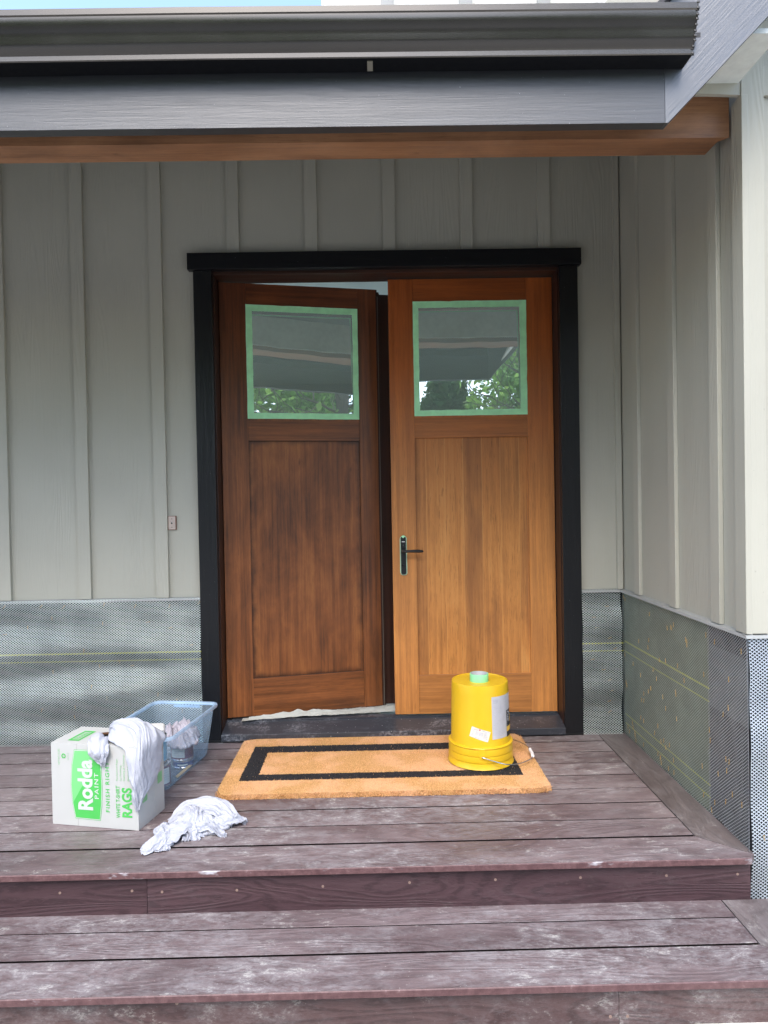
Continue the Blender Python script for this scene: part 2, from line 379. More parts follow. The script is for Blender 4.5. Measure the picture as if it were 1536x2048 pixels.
M_inkp = plain('pale_green_ink', (.24, .50, .24), .6, var=.05); M_inkw = plain('white_print', (.54, .55, .535), .7, var=.02)
def yel():
    g = G('yellow_bucket_plastic'); p = g.obj(); n = g.noise(g.map(p, (6, 6, 2)), 1, 5, .6); f = g.noise(p, 60, 5, .7)
    c = g.mix(g.rng(n, .3, .7), (.66, .41, .012), (.72, .47, .018))
    c = g.mix(g.math('MULTIPLY', g.rng(f, .62, .8), .35), c, (.42, .24, .03))
    sm = g.rng(g.noise(g.map(p, (30, 30, 4)), 1, 3, .6), .68, .76); c = g.mix(g.math('MULTIPLY', sm, .25), c, (.85, .72, .4))
    return g.set(c, g.rng(f, .3, .7, .28, .45), g.bump(n, .08, .004), spec=.5, Subsurface_Weight=.0)
M_yel = yel()
M_label = plain('label_paper', (.48, .49, .52), .5, var=.04); M_lblk = plain('label_black', (.02, .02, .024), .4); M_grey = plain('label_grey_print', (.42, .44, .50), .6, var=.3, sc=300)
M_lyel = plain('label_yellow', (.80, .52, .08), .4); M_red = plain('label_red', (.62, .06, .12), .5); M_lred = plain('label_pink_print', (.70, .45, .45), .5)
# ================================================================ ground and sky-side setting
tag(MB().add([(-90,-90,-.31),(90,-90,-.31),(90,60,-.31),(-90,60,-.31)], [(0,1,2,3)]).build('ground', plain('gravel_ground', (.30,.29,.27), .9, var=.3, sc=3, bump=.3)), 'pale gravel yard in front of the house', 'ground', kind='structure')
tag(MB().box(.9, 3.2, -3.2, -1.30, -.308, -.30).build('paving', plain('pale_concrete', (.62,.60,.54), .8, var=.08)), 'pale concrete slab at the foot of the steps', 'paving', kind='structure')

BW = .033
# ---------------------------------------------------------------- back wall (y = 0)
wall = empty('entry_wall', (0, 0, 0), label='grey green board and batten wall around the black framed double door', cat='wall')
m = MB()
m.box(-4.5, -.86, 0, .14, .755, 3.7); m.box(1.0, 1.45, 0, .14, .755, 3.7); m.box(-.86, 1.0, 0, .14, 2.45, 3.7)
m.build('siding', M_sid, wall)
bx = [-3.55, -3.145, -2.74, -2.335, -1.925, -1.5125, -1.1125, -.7115, -.309, .0935, .494, .894, 1.268]
for x in bx:
    lo = .757 if (x < -.95 or x > 1.1) else 2.521
    wd = .0155 if x == 1.268 else BW
    random.seed(int(x*100)); b = MB()
    # slightly wavy edges of a hand cut batten
    n = 14; zs = [lo+(3.3-lo)*i/(n-1) for i in range(n)]
    L = [x-wd+random.uniform(-.0012, .0012) for _ in zs]; Rr = [x+wd+random.uniform(-.0012, .0012) for _ in zs]
    V = []
    for i, z in enumerate(zs): V += [(L[i], .001, z), (L[i]+.0015, -.018, z), (Rr[i]-.0015, -.018, z), (Rr[i], .001, z)]
    F = [(4*i+k, 4*i+k+1, 4*i+5+k, 4*i+4+k) for i in range(n-1) for k in range(3)] + [(0,1,2,3), (4*n-4, 4*n-3, 4*n-2, 4*n-1)]
    b.add(V, F).build('batten', M_bat, wall)
# drip flashing under the siding
f = MB()
for a, b_ in ((-4.5, -.918), (1.067, 1.29)):
    f.prism([(.0, .757), (-.022, .752), (-.026, .742), (-.023, .740), (-.018, .748), (.0, .752)], 'x', a, b_)
f.build('drip_flashing', M_flash, wall)
MB().box(-4.5, -.86, .004, .12, -.05, .75).box(1.0, 1.45, .004, .12, -.05, .75).build('house_wrap', M_wrapb, wall)
def lath_wave(u, z, sd, amp):
    p = Vector((u*1.1+sd, z*5.5, sd)); q = Vector((u*6+sd, z*9, 2.0))
    return amp*(noise.noise(p)*1.5 + .25*noise.noise(q))
l = MB()
for a, b_ in ((-3.2, -.9185), (1.0635, 1.268)):
    nx = max(12, int((b_-a)*60))
    l.grid(nx, 60, lambda s_, t_: (a+(b_-a)*s_, -.020 + lath_wave(a+(b_-a)*s_, t_, 3.1, .016) - (.010*sin(pi*t_)), -.01+.765*t_))
l.build('wire_lath', M_lathb, wall, fixn=False)
def staple_mesh(ax):
    if 'st_'+ax in bpy.data.meshes: return bpy.data.meshes['st_'+ax]
    m = MB()
    if ax == 'y': m.box(-.0008, .0008, -.0022, .0, -.009, .009).box(-.003, .003, -.0022, 0, .0078, .0090)
    else: m.box(-.0022, .0, -.0009, .0009, -.010, .010).box(-.0022, 0, -.003, .003, .0085, .0098)
    me = bpy.data.meshes.new('st_'+ax); me.from_pydata(m.v, [], m.f); me.materials.append(M_staple); return me
M_staple = plain('brass_staple', (.50, .34, .14), .5, .2)
def staples(parent, ax, pts):
    me = staple_mesh(ax)
    for (p, r) in pts:
        o = bpy.data.objects.new('staple', me); C.objects.link(o); o.parent = parent; o.matrix_parent_inverse = FRAME(parent).inverted()
        o.location = p; o.rotation_euler = (0, r, 0) if ax == 'y' else (r, 0, 0)
random.seed(5)
pts = []
for i in range(7): pts.append(((-1.93+i*.17+random.uniform(-.03, .03), -.03, .72+random.uniform(-.006, .01)), .5+random.uniform(-.2, .2)))
for i in range(9): pts.append(((-1.9+i*.12+random.uniform(-.03, .03), -.035, random.choice((.60, .645, .50, .42))+random.uniform(-.02, .02)), random.choice((0, 1.4))))
for i in range(12): pts.append(((-1.9+random.random()*.9, -.035, .1+random.random()*.35), random.uniform(-.4, .4)))
for i in range(11): pts.append(((1.10+random.random()*.14, -.032, .12+i*.055), 1.3+random.uniform(-.3, .3)))
staples(wall, 'y', pts)

# interior glimpsed above the open door
rm = MB(); rm.box(-3.4, 3.4, .16, 5.5, .02, .06)
rm.box(-3.4, 3.4, .16, 5.5, 2.75, 2.8); 
for sx_ in (-1, 1):  # unseen side openings added so sky light reaches the room
    a_, b_ = sorted((sx_*3.4, sx_*3.45)); rm.box(a_, b_, .16, .8, .06, 2.75); rm.box(a_, b_, 5.0, 5.5, .06, 2.75); rm.box(a_, b_, .8, 5.0, .06, .5); rm.box(a_, b_, .8, 5.0, 2.5, 2.75)
rm.box(-3.4, 3.4, 5.5, 5.6, .06, 2.75)
rm.box(-3.4, -.86, .145, .158, .06, 2.75); rm.box(1.0, 3.4, .145, .158, .06, 2.75); rm.box(-.86, 1.0, .145, .158, 2.46, 2.75)
tag(rm.build('interior_walls', M_room), 'pale grey green hall walls and ceiling seen above the ajar door', 'room', kind='structure')

# ---------------------------------------------------------------- projecting bay on the right
XS = 1.290
bay = empty('side_bay', (2.8, -1.2, 0), label='projecting grey green bay with corner boards at the right of the porch', cat='house wing')
s = MB(); s.box(XS, XS+.1, -1.255, -.001, .755, 3.7); s.box(XS+.1, 4.6, -1.255, -1.15, .755, 5.2); s.build('siding', M_sid, bay)
def vb(x0, x1, y0, y1, z0=.757, z1=3.4, name='batten'):
    MB().box(x0, x1, y0, y1, z0, z1, .0015).build(name, M_bat, bay)
for ya, yb in ((-.272, -.205), (-.690, -.622), (-1.078, -1.010)): vb(XS-.018, XS-.0005, ya, yb)
vb(XS-.022, XS+.0, -1.277, -1.205, z1=2.60, name='corner_board'); vb(XS-.044, XS+.052, -1.275, -1.256, name='corner_board') if False else None
vb(XS-.0219, 1.345, -1.2765, -1.256, .758, 5.0, name='corner_board')
for x in (1.72, 2.13, 2.54, 2.95): vb(x-.033, x+.033, -1.273, -1.2555, z1=4.8)
# gable siding carried over the porch above the beam
MB().prism([(.60, 2.63), (1.267, 2.60), (1.267, 3.35), (.60, 2.72)], 'y', -1.272, -1.256).build('gable_panel', M_sid, bay)
MB().box(1.346, 4.6, -1.268, -1.2555, 2.60, 2.70, .002).build('band_board', M_bat, bay)
fl = MB()
fl.prism([(XS, .757), (XS-.022, .752), (XS-.026, .742), (XS-.022, .741), (XS-.017, .748), (XS, .750)], 'y', -1.277, -.02)
fl.prism([(-1.255, .757), (-1.277, .752), (-1.281, .742), (-1.278, .741), (-1.272, .748), (-1.255, .750)], 'x', XS-.024, 4.6)
fl.build('drip_flashing', M_flash, bay)
MB().box(XS+.002, XS+.1, -.955, -.001, -.25, .75).build('house_wrap', wrap_mat('side_wall_wrap', (.155, .172, .115), [(.481, .0042, .9), (.429, .003, .75), (.099, .003, .8), (.052, .003, .8)]), bay)
MB().box(XS-.001, XS+.1, -1.25, -.9551, -.31, .75).build('building_paper', wrap_mat('black_paper_wrap', (.013, .014, .016), [], .6), bay)
MB().box(XS+.1, 4.6, -1.25, -1.15, -.31, .75).build('front_paper', wrap_mat('front_paper_wrap', (.05, .065, .075), [], .45), bay)
l = MB(); l.grid(80, 56, lambda a, t: (XS-.010-.004*(noise.noise(Vector((a*4, t*3, 4)))), -1.262+1.255*a, -.03+.785*t-(.28*(1-t) if a < .03 else 0)))
lo_ = l.build('side_lath', M_laths, bay, fixn=False); lo_.data.materials.append(M_lathp)
for p_ in lo_.data.polygons:
    if p_.center.y < -.955: p_.material_index = 1
MB().box(XS-.0025, XS-.0012, -1.25, -.956, .42, .66).build('paper_overlap', wrap_mat('grey_overlap_wrap', (.085, .10, .10)), bay)
l = MB(); l.grid(60, 80, lambda a, t: (XS-.012+.9*a, -1.268 - .012*sin(pi*t) + lath_wave(a*.9, t, 8.2, .012), -.31+1.062*t))
l.build('front_lath', M_lathf, bay, fixn=False)
# folded corner of the lath
l = MB(); l.grid(6, 60, lambda a, t: (XS-.010-.010*sin(a*pi/2), -1.262-.008*(1-cos(a*pi/2))-.012*sin(pi*t)*a, -.31+1.062*t)); l.build('lath_corner', M_lathf, bay, fixn=False)
random.seed(9); pts = []
for i in range(78):
    y = -1.24+random.random()*1.2; z = .02+random.random()*.70
    pts.append(((XS-.016, y, z), random.uniform(-.15, .15)))
staples(bay, 'x', pts)
staples(bay, 'y', [((XS+.01+random.random()*.30, -1.285, -.2+random.random()*.92), random.uniform(-.5, .5)) for i in range(16)])

# ---------------------------------------------------------------- upper house wall behind the eave
up_ = empty('upper_wall', (1.5, .3, 3.2), label='sunlit pale upper wall of the house above the gutter', cat='wall')
MB().box(-.235, 6, .02, .2, 3.55, 6.5).build('siding', plain('upper_sunlit_siding', (.62,.62,.58), .6), up_)  # sunlight painted into the colour, paler than the same wall below
for x in (.105, .51, .915, 1.32, 1.73): MB().box(x-.033, x+.033, 0, .0195, 3.55, 6.5).build('batten', M_flash, up_)

# ---------------------------------------------------------------- porch roof: fascia, rake, soffit, roofing
roof = empty('porch_roof', (0, -1.57, 2.36), label='low porch roof with black fascia and sloping black rake board', cat='roof')
FB, FT, YF = 2.353, 2.545, -1.570
MB().box(-4.5, .885, YF, YF+.038, FB, FT, .001).build('fascia', M_fascia, roof)
k = 1.03
def rk(x, t): return FB-.002+k*(x-.889)+t
rp = [(.8853, FB), (.8935, FB), (3.0, rk(3.0, 0)), (3.0, rk(3.0, .345)), (.8853, rk(.8853, .345))]
MB().prism(rp, 'y', YF-.0005, YF+.0385).build('rake_board', M_rake, roof)
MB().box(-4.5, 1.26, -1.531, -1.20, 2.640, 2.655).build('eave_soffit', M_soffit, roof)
v = MB()
for i in range(58):
    for j in range(3): v.box(-1.6+i*.04, -1.575+i*.04, -1.43+j*.022, -1.42+j*.022, 2.636, 2.6395)
v.build('soffit_vent', M_dark, roof)
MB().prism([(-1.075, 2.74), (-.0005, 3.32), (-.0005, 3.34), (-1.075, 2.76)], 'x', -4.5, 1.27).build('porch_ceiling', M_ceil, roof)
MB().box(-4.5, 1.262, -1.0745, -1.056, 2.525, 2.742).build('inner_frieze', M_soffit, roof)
MB().prism([(-1.60, 2.585), (-1.60, 2.60), (.02, 3.625), (.02, 3.61)], 'x', -4.6, .98).build('roof_sheet', plain('dark_roofing', (.04,.04,.042), .7), roof)
MB().prism([(.80, rk(.80, .35)), (3.0, rk(3.0, .35)), (3.0, rk(3.0, .37)), (.80, rk(.80, .37))], 'y', -1.62, -1.28).prism([(1.30, rk(1.30, .35)), (3.0, rk(3.0, .35)), (3.0, rk(3.0, .37)), (1.30, rk(1.30, .37))], 'y', -1.2799, .0).build('bay_roof_sheet', plain('dark_bay_roofing', (.04,.04,.042), .7), roof)
MB().prism([(1.00, rk(1.00, .03)), (3.0, rk(3.0, .03)), (3.0, rk(3.0, .045)), (1.00, rk(1.00, .045))], 'y', -1.53, -1.277).build('rake_soffit', M_soffit, roof)
MB().box(-.002, .014, YF-.056, YF-.012, 2.5085, 2.5118).build('bare_wood_patch', plain('bare_patch', (.30,.28,.22), .8), roof)

# gutter: K profile, swept along x
gt = empty('gutter', (0, -1.62, 2.51), label='brown grey metal gutter with bright lip along the porch eave', cat='gutter')
yo = YF-.002
prof = [(0, 2.64), (0, 2.512), (-.066, 2.512), (-.069, 2.5145), (-.0695, 2.527), (-.074, 2.531), (-.083, 2.543), (-.0875, 2.553), (-.0885, 2.566), (-.094, 2.580), (-.1000, 2.592), (-.103, 2.603), (-.1035, 2.615), (-.1075, 2.618), (-.108, 2.634), (-.104, 2.637), (-.100, 2.634)]
def gpt(p, x): return (x, yo+p[0], p[1]+.002*0)
n = len(prof); xs = [-4.5, -3, -2, -1.5, -1, -.5, 0, .5, .935]
V = []; F = []
for x in xs:
    for p in prof: V.append((x, yo+p[0], p[1] - .006*max(0, (-x-.6))*.9))
for i in range(len(xs)-1):
    for j in range(n-1): F.append((i*n+j, (i+1)*n+j, (i+1)*n+j+1, i*n+j+1))
gm = MB(); gm.v = V; gm.f = F; gm.sm = [(k_ % (n-1)) not in (1, 2, 3, 4, 13) for k_ in range(len(F))]
gob = gm.build('gutter_channel', M_gutter, gt, fixn=False); gob.data.materials.append(M_gutshade)
for k_, p_ in enumerate(gob.data.polygons):
    if k_ % (n-1) == 1: p_.material_index = 1
ec = [(yo+p[0]*1.01-.0, p[1]) for p in prof[:15]]
MB().prism(ec, 'x', .9352, .9385).build('end_cap', M_gutter, gt)
cr = MB(); random.seed(3)
for i in range(13):
    t = prof[2+i]; cr.box(.9335, .9415, yo+t[0]-.0025, yo+t[0]+.001, t[1]-.003, t[1]+.003, .001)
cr.build('cap_crimp', M_gutter, gt)

# ---------------------------------------------------------------- timber beam
bm_ = MB(); bm_.prism([(-4.5, -1.2), (1.264, -1.2), (1.264, -1.076), (-4.5, -1.076)], 'z', 2.522, 2.636)
bm_.prism([(-4.5, -1.2), (1.264, -1.2), (1.236, -1.168), (1.236, -1.076), (-4.5, -1.076)], 'z', 2.493, 2.5219)
tag(bm_.build('timber_beam', M_beam), 'brown stained timber beam running under the black fascia', 'beam')
# ================================================================ door frame
fr = empty('door_frame', (.07, 0, 0), label='black cased double door frame with brown jambs and a sloping sill', cat='door frame')
MB().box(-.943, 1.078, -.046, -.0005, 2.437, 2.521, .002).build('head_casing', M_blackx, fr)
MB().box(-.917, -.823, -.030, -.0005, .006, 2.436, .002).build('side_casing', M_blackz, fr)
MB().box(.966, 1.062, -.030, -.0005, .006, 2.436, .002).build('side_casing', M_blackz, fr)
MB().box(-.855, -.8185, .0, .155, .0, 2.455, .001).box(-.8183, -.806, .147, .162, .07, 2.42).build('jamb', M_jamb, fr)
MB().box(.963, 1.0, .0, .155, .0, 2.455, .001).build('jamb', M_jamb, fr)
MB().box(-.8184, .9629, .0, .155, 2.422, 2.455, .001).build('head_jamb', M_jambx, fr)
# sill
MB().prism([(-.050, .012), (-.050, .043), (-.047, .046), (.083, .074), (.155, .074), (.155, .012)], 'x', -.8184, .9629).build('sill', M_sill, fr)
MB().box(-.8183, .9628, .084, .090, .0742, .082).box(-.8183, .9628, .093, .098, .0742, .080).box(-.8183, .9628, .104, .150, .0742, .078).build('threshold_strip', M_sill, fr)
MB().box(-.915, 1.06, -.034, .1, -.02, .0115).build('sill_base', M_black, fr)

def door_parts(root, W, ins, zb, zt, rails, tape_o, tape_i, mz, mx_, mp, T=.044):
    """ins=(x_left, x_right) of the panel opening; rails = z edges (bottom rail top, mid rail bottom, mid rail top, glass top)"""
    a, b = ins; r1, r2_, r3, r4 = rails
    MB().box(0, a, 0, T, zb, zt, .0015).build('stile', mz, root); MB().box(b, W, 0, T, zb, zt, .0015).build('stile', mz, root)
    MB().box(a+.0003, b-.0003, .0006, T, r4, zt, .001).build('rail', mx_, root)
    MB().box(a+.0003, b-.0003, .0006, T, r2_, r3, .001).build('rail', mx_, root)
    MB().box(a+.0003, b-.0003, .0006, T, zb, r1, .001).build('rail', mx_, root)
    MB().box(a+.0003, b-.0003, .012, T-.012, r1, r2_).build('panel', mp, root)
    # glass, leaning a touch in its rebate
    g = MB(); tilt = GT
    zc = (r3+r4)/2
    def gy(z): return .020 + (z-zc)*math.tan(tilt)
    g.add([(a, gy(r3), r3), (b, gy(r3), r3), (b, gy(r4), r4), (a, gy(r4), r4)], [(0,1,2,3)])
    g.build('glass_pane', M_glass, root, fixn=False)
    # dark rebate behind the tape
    (ox0, ox1, oz0, oz1), (ix0, ix1, iz0, iz1) = tape_o, tape_i
    t = MB(); random.seed(int(W*1000))
    def strip(x0, x1, z0, z1, vert, y):
        N = 26; V = []
        for i in range(N):
            s_ = i/(N-1); j = .0016*noise.noise(Vector((s_*9, x0*7, z0*5))); e = .0022*noise.noise(Vector((s_*14, x1*5+2, z1*3)))
            if vert: z = z0+(z1-z0)*s_; V += [(x0+j, y-.0004, z), (x1+e, y+.0005*sin(i), z)]
            else: x = x0+(x1-x0)*s_; V += [(x, y-.0004, z0+j), (x, y+.0005*sin(i), z1+e)]
        t.add(V, [(2*i, 2*i+1, 2*i+3, 2*i+2) for i in range(N-1)])
    strip(ox0, ox1, iz1, oz1, False, -.0015); strip(ox0, ox1, oz0, iz0, False, -.0018)
    strip(ox0, ix0, oz0, oz1, True, -.0026); strip(ix1, ox1, oz0, oz1, True, -.0030)
    st = MB(); e = .006
    st.box(a-.001, ix0-e, .0008, .0155, r3, r4).box(ix1+e, b+.001, .0008, .0155, r3, r4).box(ix0-e, ix1+e, .0008, .0155, iz1+e, r4).box(ix0-e, ix1+e, .0008, .0155, r3, iz0-e)
    st.build('glazing_stop', mz, root)
    o = t.build('masking_tape', M_tape, root, fixn=False)
    md = o.modifiers.new('t', 'SOLIDIFY'); md.thickness = .0004; md.offset = -1
    return root
GT = math.radians(3.2)
# right leaf, closed
dr = empty('entry_door', (.0845, .100, 0), label='honey stained right leaf with a black lever handle, closed', cat='door', group='double entry door leaves'); dr['local'] = 1
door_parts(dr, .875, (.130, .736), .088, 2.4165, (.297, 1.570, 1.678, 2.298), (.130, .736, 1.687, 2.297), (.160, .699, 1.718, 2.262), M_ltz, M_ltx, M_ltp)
MB().box(.127, .1305, .0012, .004, .297, 1.57).box(.7365, .740, .0012, .004, .297, 1.57).build('bead', M_jamb, dr)
# lever handle
hp = MB()
def rrect(x0, x1, z0, z1, r, n=8):
    P = []
    for cx, cz, a0 in ((x1-r, z1-r, 0), (x0+r, z1-r, 90), (x0+r, z0+r, 180), (x1-r, z0+r, 270)):
        for i in range(n+1): a = R(a0+90*i/n); P.append((cx+r*cos(a), cz+r*sin(a)))
    return P
han = MB(); han.prism(rrect(.0445, .072, .843, 1.046, .010), 'y', -.012, -.0005)
ho = han.build('handle_plate', M_black, dr)
hl = MB(); hl.tube([(.0565, -.012, .969), (.0565, -.042, .969), (.0575, -.052, .969), (.066, -.055, .969), (.080, -.055, .9693), (.11, -.053, .9695), (.14, -.050, .969), (.158, -.048, .967), (.162, -.047, .966)], .006, 12, rad=[.009, .0085, .008, .0072, .0068, .0078, .0085, .006, .003])
hl.build('lever', M_black, ho)
kc = MB(); kc.prism([(.058+.008*cos(i*pi/8), .888+.008*sin(i*pi/8)) for i in range(16)], 'y', -.0150, -.0121); kc.build('key_cylinder', plain('dark_metal', (.03,.03,.032), .3, .7), ho)
MB().box(.050, .0665, -.0127, -.0121, 1.016, 1.020).build('logo_strip', M_white, ho)
MB().prism([(.058+.0022*cos(i*pi/4), .998+.0022*sin(i*pi/4)) for i in range(8)], 'y', -.0128, -.0121).build('screw', M_wire, ho)
MB().prism([(p[0]+.002*sin(i*1.7), p[1]) for i, p in enumerate(rrect(.0405, .0775, .837, 1.048, .014))], 'y', -.0022, -.0003).build('tape_edge', M_tapep, dr)
MB().add([(.047, -.013, 1.047), (.058, -.0145, 1.037), (.070, -.013, 1.048), (.058, -.004, 1.053)], [(0,1,2,3)]).build('tape_tip', M_tape, dr)
# left leaf, ajar
dl = empty('entry_door', (-.815, .100, 0), R(12), label='dark walnut stained left leaf standing ajar, pushed inwards', cat='door', group='double entry door leaves'); dl['local'] = 1
door_parts(dl, .852, (.140, .748), .088, 2.4165, (.291, 1.575, 1.682, 2.303), (.138, .747, 1.692, 2.304), (.172, .716, 1.724, 2.269), M_dkz, M_dkx, M_dkp)
MB().box(.137, .1402, .0008, .004, .291, 1.575).box(.748, .751, .0008, .004, .291, 1.575).box(.14, .748, .0008, .004, .2885, .2925).box(.14, .748, .0008, .004, 1.573, 1.5765).build('bead', M_jamb, dl)
MB().box(.8525, .860, .004, .044, .088, 2.4165).box(.8602, .872, .010, .044, .088, 2.405).box(.8722, .876, .0145, .044, .088, 2.400, .001).box(.8762, .938, .022, .044, .088, 2.396, .001).build('astragal', M_jamb, dl)
MB().box(.861, .866, .0085, .0098, .09, 2.38).build('weather_strip', plain('grey_rubber', (.13,.12,.10), .5), dl)
# black sweep along the bottom of the ajar leaf
MB().box(.02, .85, .006, .040, .079, .0878).build('door_sweep', M_black, dl)

# drop cloth on the threshold behind the ajar leaf
g_ = MB()
def dc(a, t):
    x = -.735+.83*a; y = .060 + .115*a + (.05+.10*a)*t
    z = .0805+ (.010+.02*math.exp(-((a-.38)/.16)**2))*max(0, 1.0-abs(t-.42)*2.0)*(1+.8*noise.noise(Vector((a*14, t*4, 1)))) + .006*abs(noise.noise(Vector((a*40, t*9, 3))))
    if a < .04: z = .081
    return (x, y+.008*noise.noise(Vector((a*18, 0, 7))), z+.002)
g_.grid(90, 18, dc)
dco = tag(g_.build('drop_cloth', M_drop), 'crumpled cream drop cloth poking out under the ajar door', 'drop cloth')

# doorbell mounting plate on the wall
pl = empty('doorbell_plate', (-1.0595, -.006, 1.143), label='small beige doorbell backplate with coppery edges beside a batten', cat='doorbell plate')
MB().box(-1.0795, -1.0365, -.008, -.0005, 1.1075, 1.1795, .0005).build('rim', plain('copper_edge', (.19,.07,.04), .4, .3), pl)
MB().box(-1.0765, -1.0405, -.0105, -.0075, 1.1095, 1.1775, .001).build('face', plain('beige_plate', (.52,.43,.37), .5), pl)
for z in (1.1645, 1.1215): MB().prism([(-1.0585+.0022*cos(i*pi/4), z+.0022*sin(i*pi/4)) for i in range(8)], 'y', -.0113, -.0104).build('screw_hole', M_dark, pl)
MB().box(-1.063, -1.054, -.015, -.0106, 1.1385, 1.1435, .001).box(-1.061, -1.056, -.014, -.0106, 1.1445, 1.149, .001).build('terminal', M_wire, pl)
# ================================================================ deck and steps
dk = empty('porch_deck', (0, -.65, 0), label='purple brown composite porch deck with two steps, dusted with plaster', cat='deck')
T = .024
M_grime = plain('board_side_grime', (.006, .004, .004), .9, spec=.1)
def dirty(o):   # the grooved board sides are dark with grime
    o.data.materials.append(M_grime)
    for p_ in o.data.polygons:
        if abs(p_.normal.y) > .5: p_.material_index = 1
b = MB(); random.seed(2)
ys = [-1.142+.1455*i for i in range(9)]
for i, y in enumerate(ys):
    y1 = min(y+.1455-(.0045 if i else .007), .03)
    if y1-y < .02: continue
    b.box(-3.6, 1.137, y+.0005, y1, -T+random.uniform(-.0006, .0006), 0+random.uniform(-.0008, .0008), .002)
dirty(b.build('decking', M_deck, dk))
MB().prism([(1.1405, -1.1475), (1.281, -1.288), (1.281, -.01), (1.1405, -.01)], 'z', -T, .0005).build('side_border', M_decky, dk)
MB().prism([(-3.6, -1.1525), (1.1385, -1.1525), (1.2595+.018, -1.289), (1.2595, -1.311), (-3.6, -1.311)], 'z', -T, .0).build('front_border', M_deck, dk)
MB().prism([(-1.3115, -.0015), (-1.3145, -.004), (-1.3145, -T+.002), (-1.3125, -T)], 'x', -3.6, 1.2595).build('nosing', M_edge, dk)
r = MB(); r.box(-3.6, -.8055, -1.2870, -1.265, -.165, -T-.0005); r.box(-.804, 1.268, -1.2872, -1.265, -.165, -T-.0005); r.build('upper_riser', M_riser, dk)
MB().box(-3.6, 1.28, -1.26, .02, -.30, -.03).build('deck_frame', M_dark, dk)
M_screw = plain('screw_plug', (.26, .18, .145), .5)
sc_ = [(-1.101,-.078),(-.856,-.077),(-.754,-.083),(-.499,-.083),(-.205,-.077),(.092,-.071),(.387,-.068),(.68,-.068),(.977,-.068),(1.223,-.069),(-1.5,-.082),(-1.9,-.084)]
m0 = MB().prism([(.0046*cos(i*pi/5), .0046*sin(i*pi/5)) for i in range(10)], 'y', -1.2882, -1.2865)
me = m0.build('screw', M_screw, dk); me.location = (sc_[0][0], 0, sc_[0][1])
for x, z in sc_[1:]:
    c = me.copy(); C.objects.link(c); c.location = (x, 0, z)
Z1 = -.158
t = MB()
t.box(-3.6, 1.1655, -1.3845, -1.262, Z1-T, Z1, .002); t.box(-3.6, 1.1655, -1.524, -1.3895, Z1-T, Z1+.0006, .002)
dirty(t.build('tread', M_deck, dk))
MB().prism([(-3.6, -1.533), (1.1665, -1.533), (1.33, -1.69), (-3.6, -1.69)], 'z', Z1-T, Z1).build('tread_border', M_deck, dk)
MB().prism([(1.169, -1.5305), (1.330, -1.6855), (1.330, -1.285), (1.169, -1.285)], 'z', Z1-T, Z1).build('tread_side_border', M_decky, dk)
MB().prism([(-1.6905, Z1-.0015), (-1.6935, Z1-.004), (-1.6935, Z1-T+.002), (-1.691, Z1-T)], 'x', -3.6, 1.333).build('tread_nosing', M_edge, dk)
r = MB(); r.box(-3.6, .6795, -1.667, -1.645, -.309, Z1-T-.0005); r.box(.681, 1.31, -1.6672, -1.645, -.309, Z1-T-.0005); r.build('lower_riser', M_riser2, dk)
for x, z in ((.655, -.272), (.705, -.272), (.655, -.196), (.705, -.196), (-.2, -.196), (-.6, -.2)):
    c = me.copy(); C.objects.link(c); c.location = (x, -.380, z)
MB().box(-3.6, 1.30, -1.64, -1.27, -.309, Z1-T-.006).build('step_frame', M_dark, dk)
MB().box(1.281, 1.2865, -1.25, -.02, -.06, .004).build('edge_gap', M_dark, dk)

# ================================================================ doormat
mat = empty('doormat', (.0125, -.40, 0), label='tan coir doormat with a black rectangular border stripe', cat='doormat')
X0, X1, Y0_, Y1_, H = -.700, .725, -.752, -.052, .030
def matmat(name, fib):
    g = G(name); p = g.xyz(g.pos()); n = g.math('MULTIPLY', g.math('SUBTRACT', g.noise(g.pos(), 60, 3, .7), .5), .018)
    def band(ox0, ox1, oy0, oy1):
        x = g.math('ADD', p[0], n); y = g.math('ADD', p[1], n)
        cx, hx, cy, hy = (ox0+ox1)/2, (ox1-ox0)/2, (oy0+oy1)/2, (oy1-oy0)/2
        a = g.math('LESS_THAN', g.math('ABSOLUTE', g.math('SUBTRACT', x, cx)), hx); b_ = g.math('LESS_THAN', g.math('ABSOLUTE', g.math('SUBTRACT', y, cy)), hy)
        return g.math('MULTIPLY', a, b_)
    blk = g.math('SUBTRACT', band(-.622, .628, -.607, -.172), band(-.545, .552, -.538, -.262))
    f = g.noise(g.pos(), 240, 3, .7); bgn = g.noise(g.pos(), 5, 4, .6)
    tan = g.mix(g.rng(f, .3, .7), (.34, .17, .055), (.72, .43, .18)); tan = g.mix(g.math('MULTIPLY', g.rng(bgn, .4, .6), .45), tan, (.80, .47, .29))
    if fib:
        isl = g.island(); tan = g.mix(isl, (.48, .25, .085), (.86, .51, .25))
        stray = g.math('LESS_THAN', isl, .97); blk = g.math('MULTIPLY', blk, stray)
    c = g.mix(blk, tan, g.mix(g.rng(f, .3, .8), (.008, .008, .009), (.045, .045, .05)))
    return g.set(c, .85, g.bump(f, .6, .003), spec=.25)
mm, mf = matmat('coir_base', False), matmat('coir_fibres', True)
def edge(x, y):
    r = .035; dx = max(X0+r-x, x-(X1-r), 0); dy = max(Y0_+r-y, y-(Y1_-r), 0)
    return r-math.hypot(dx, dy)
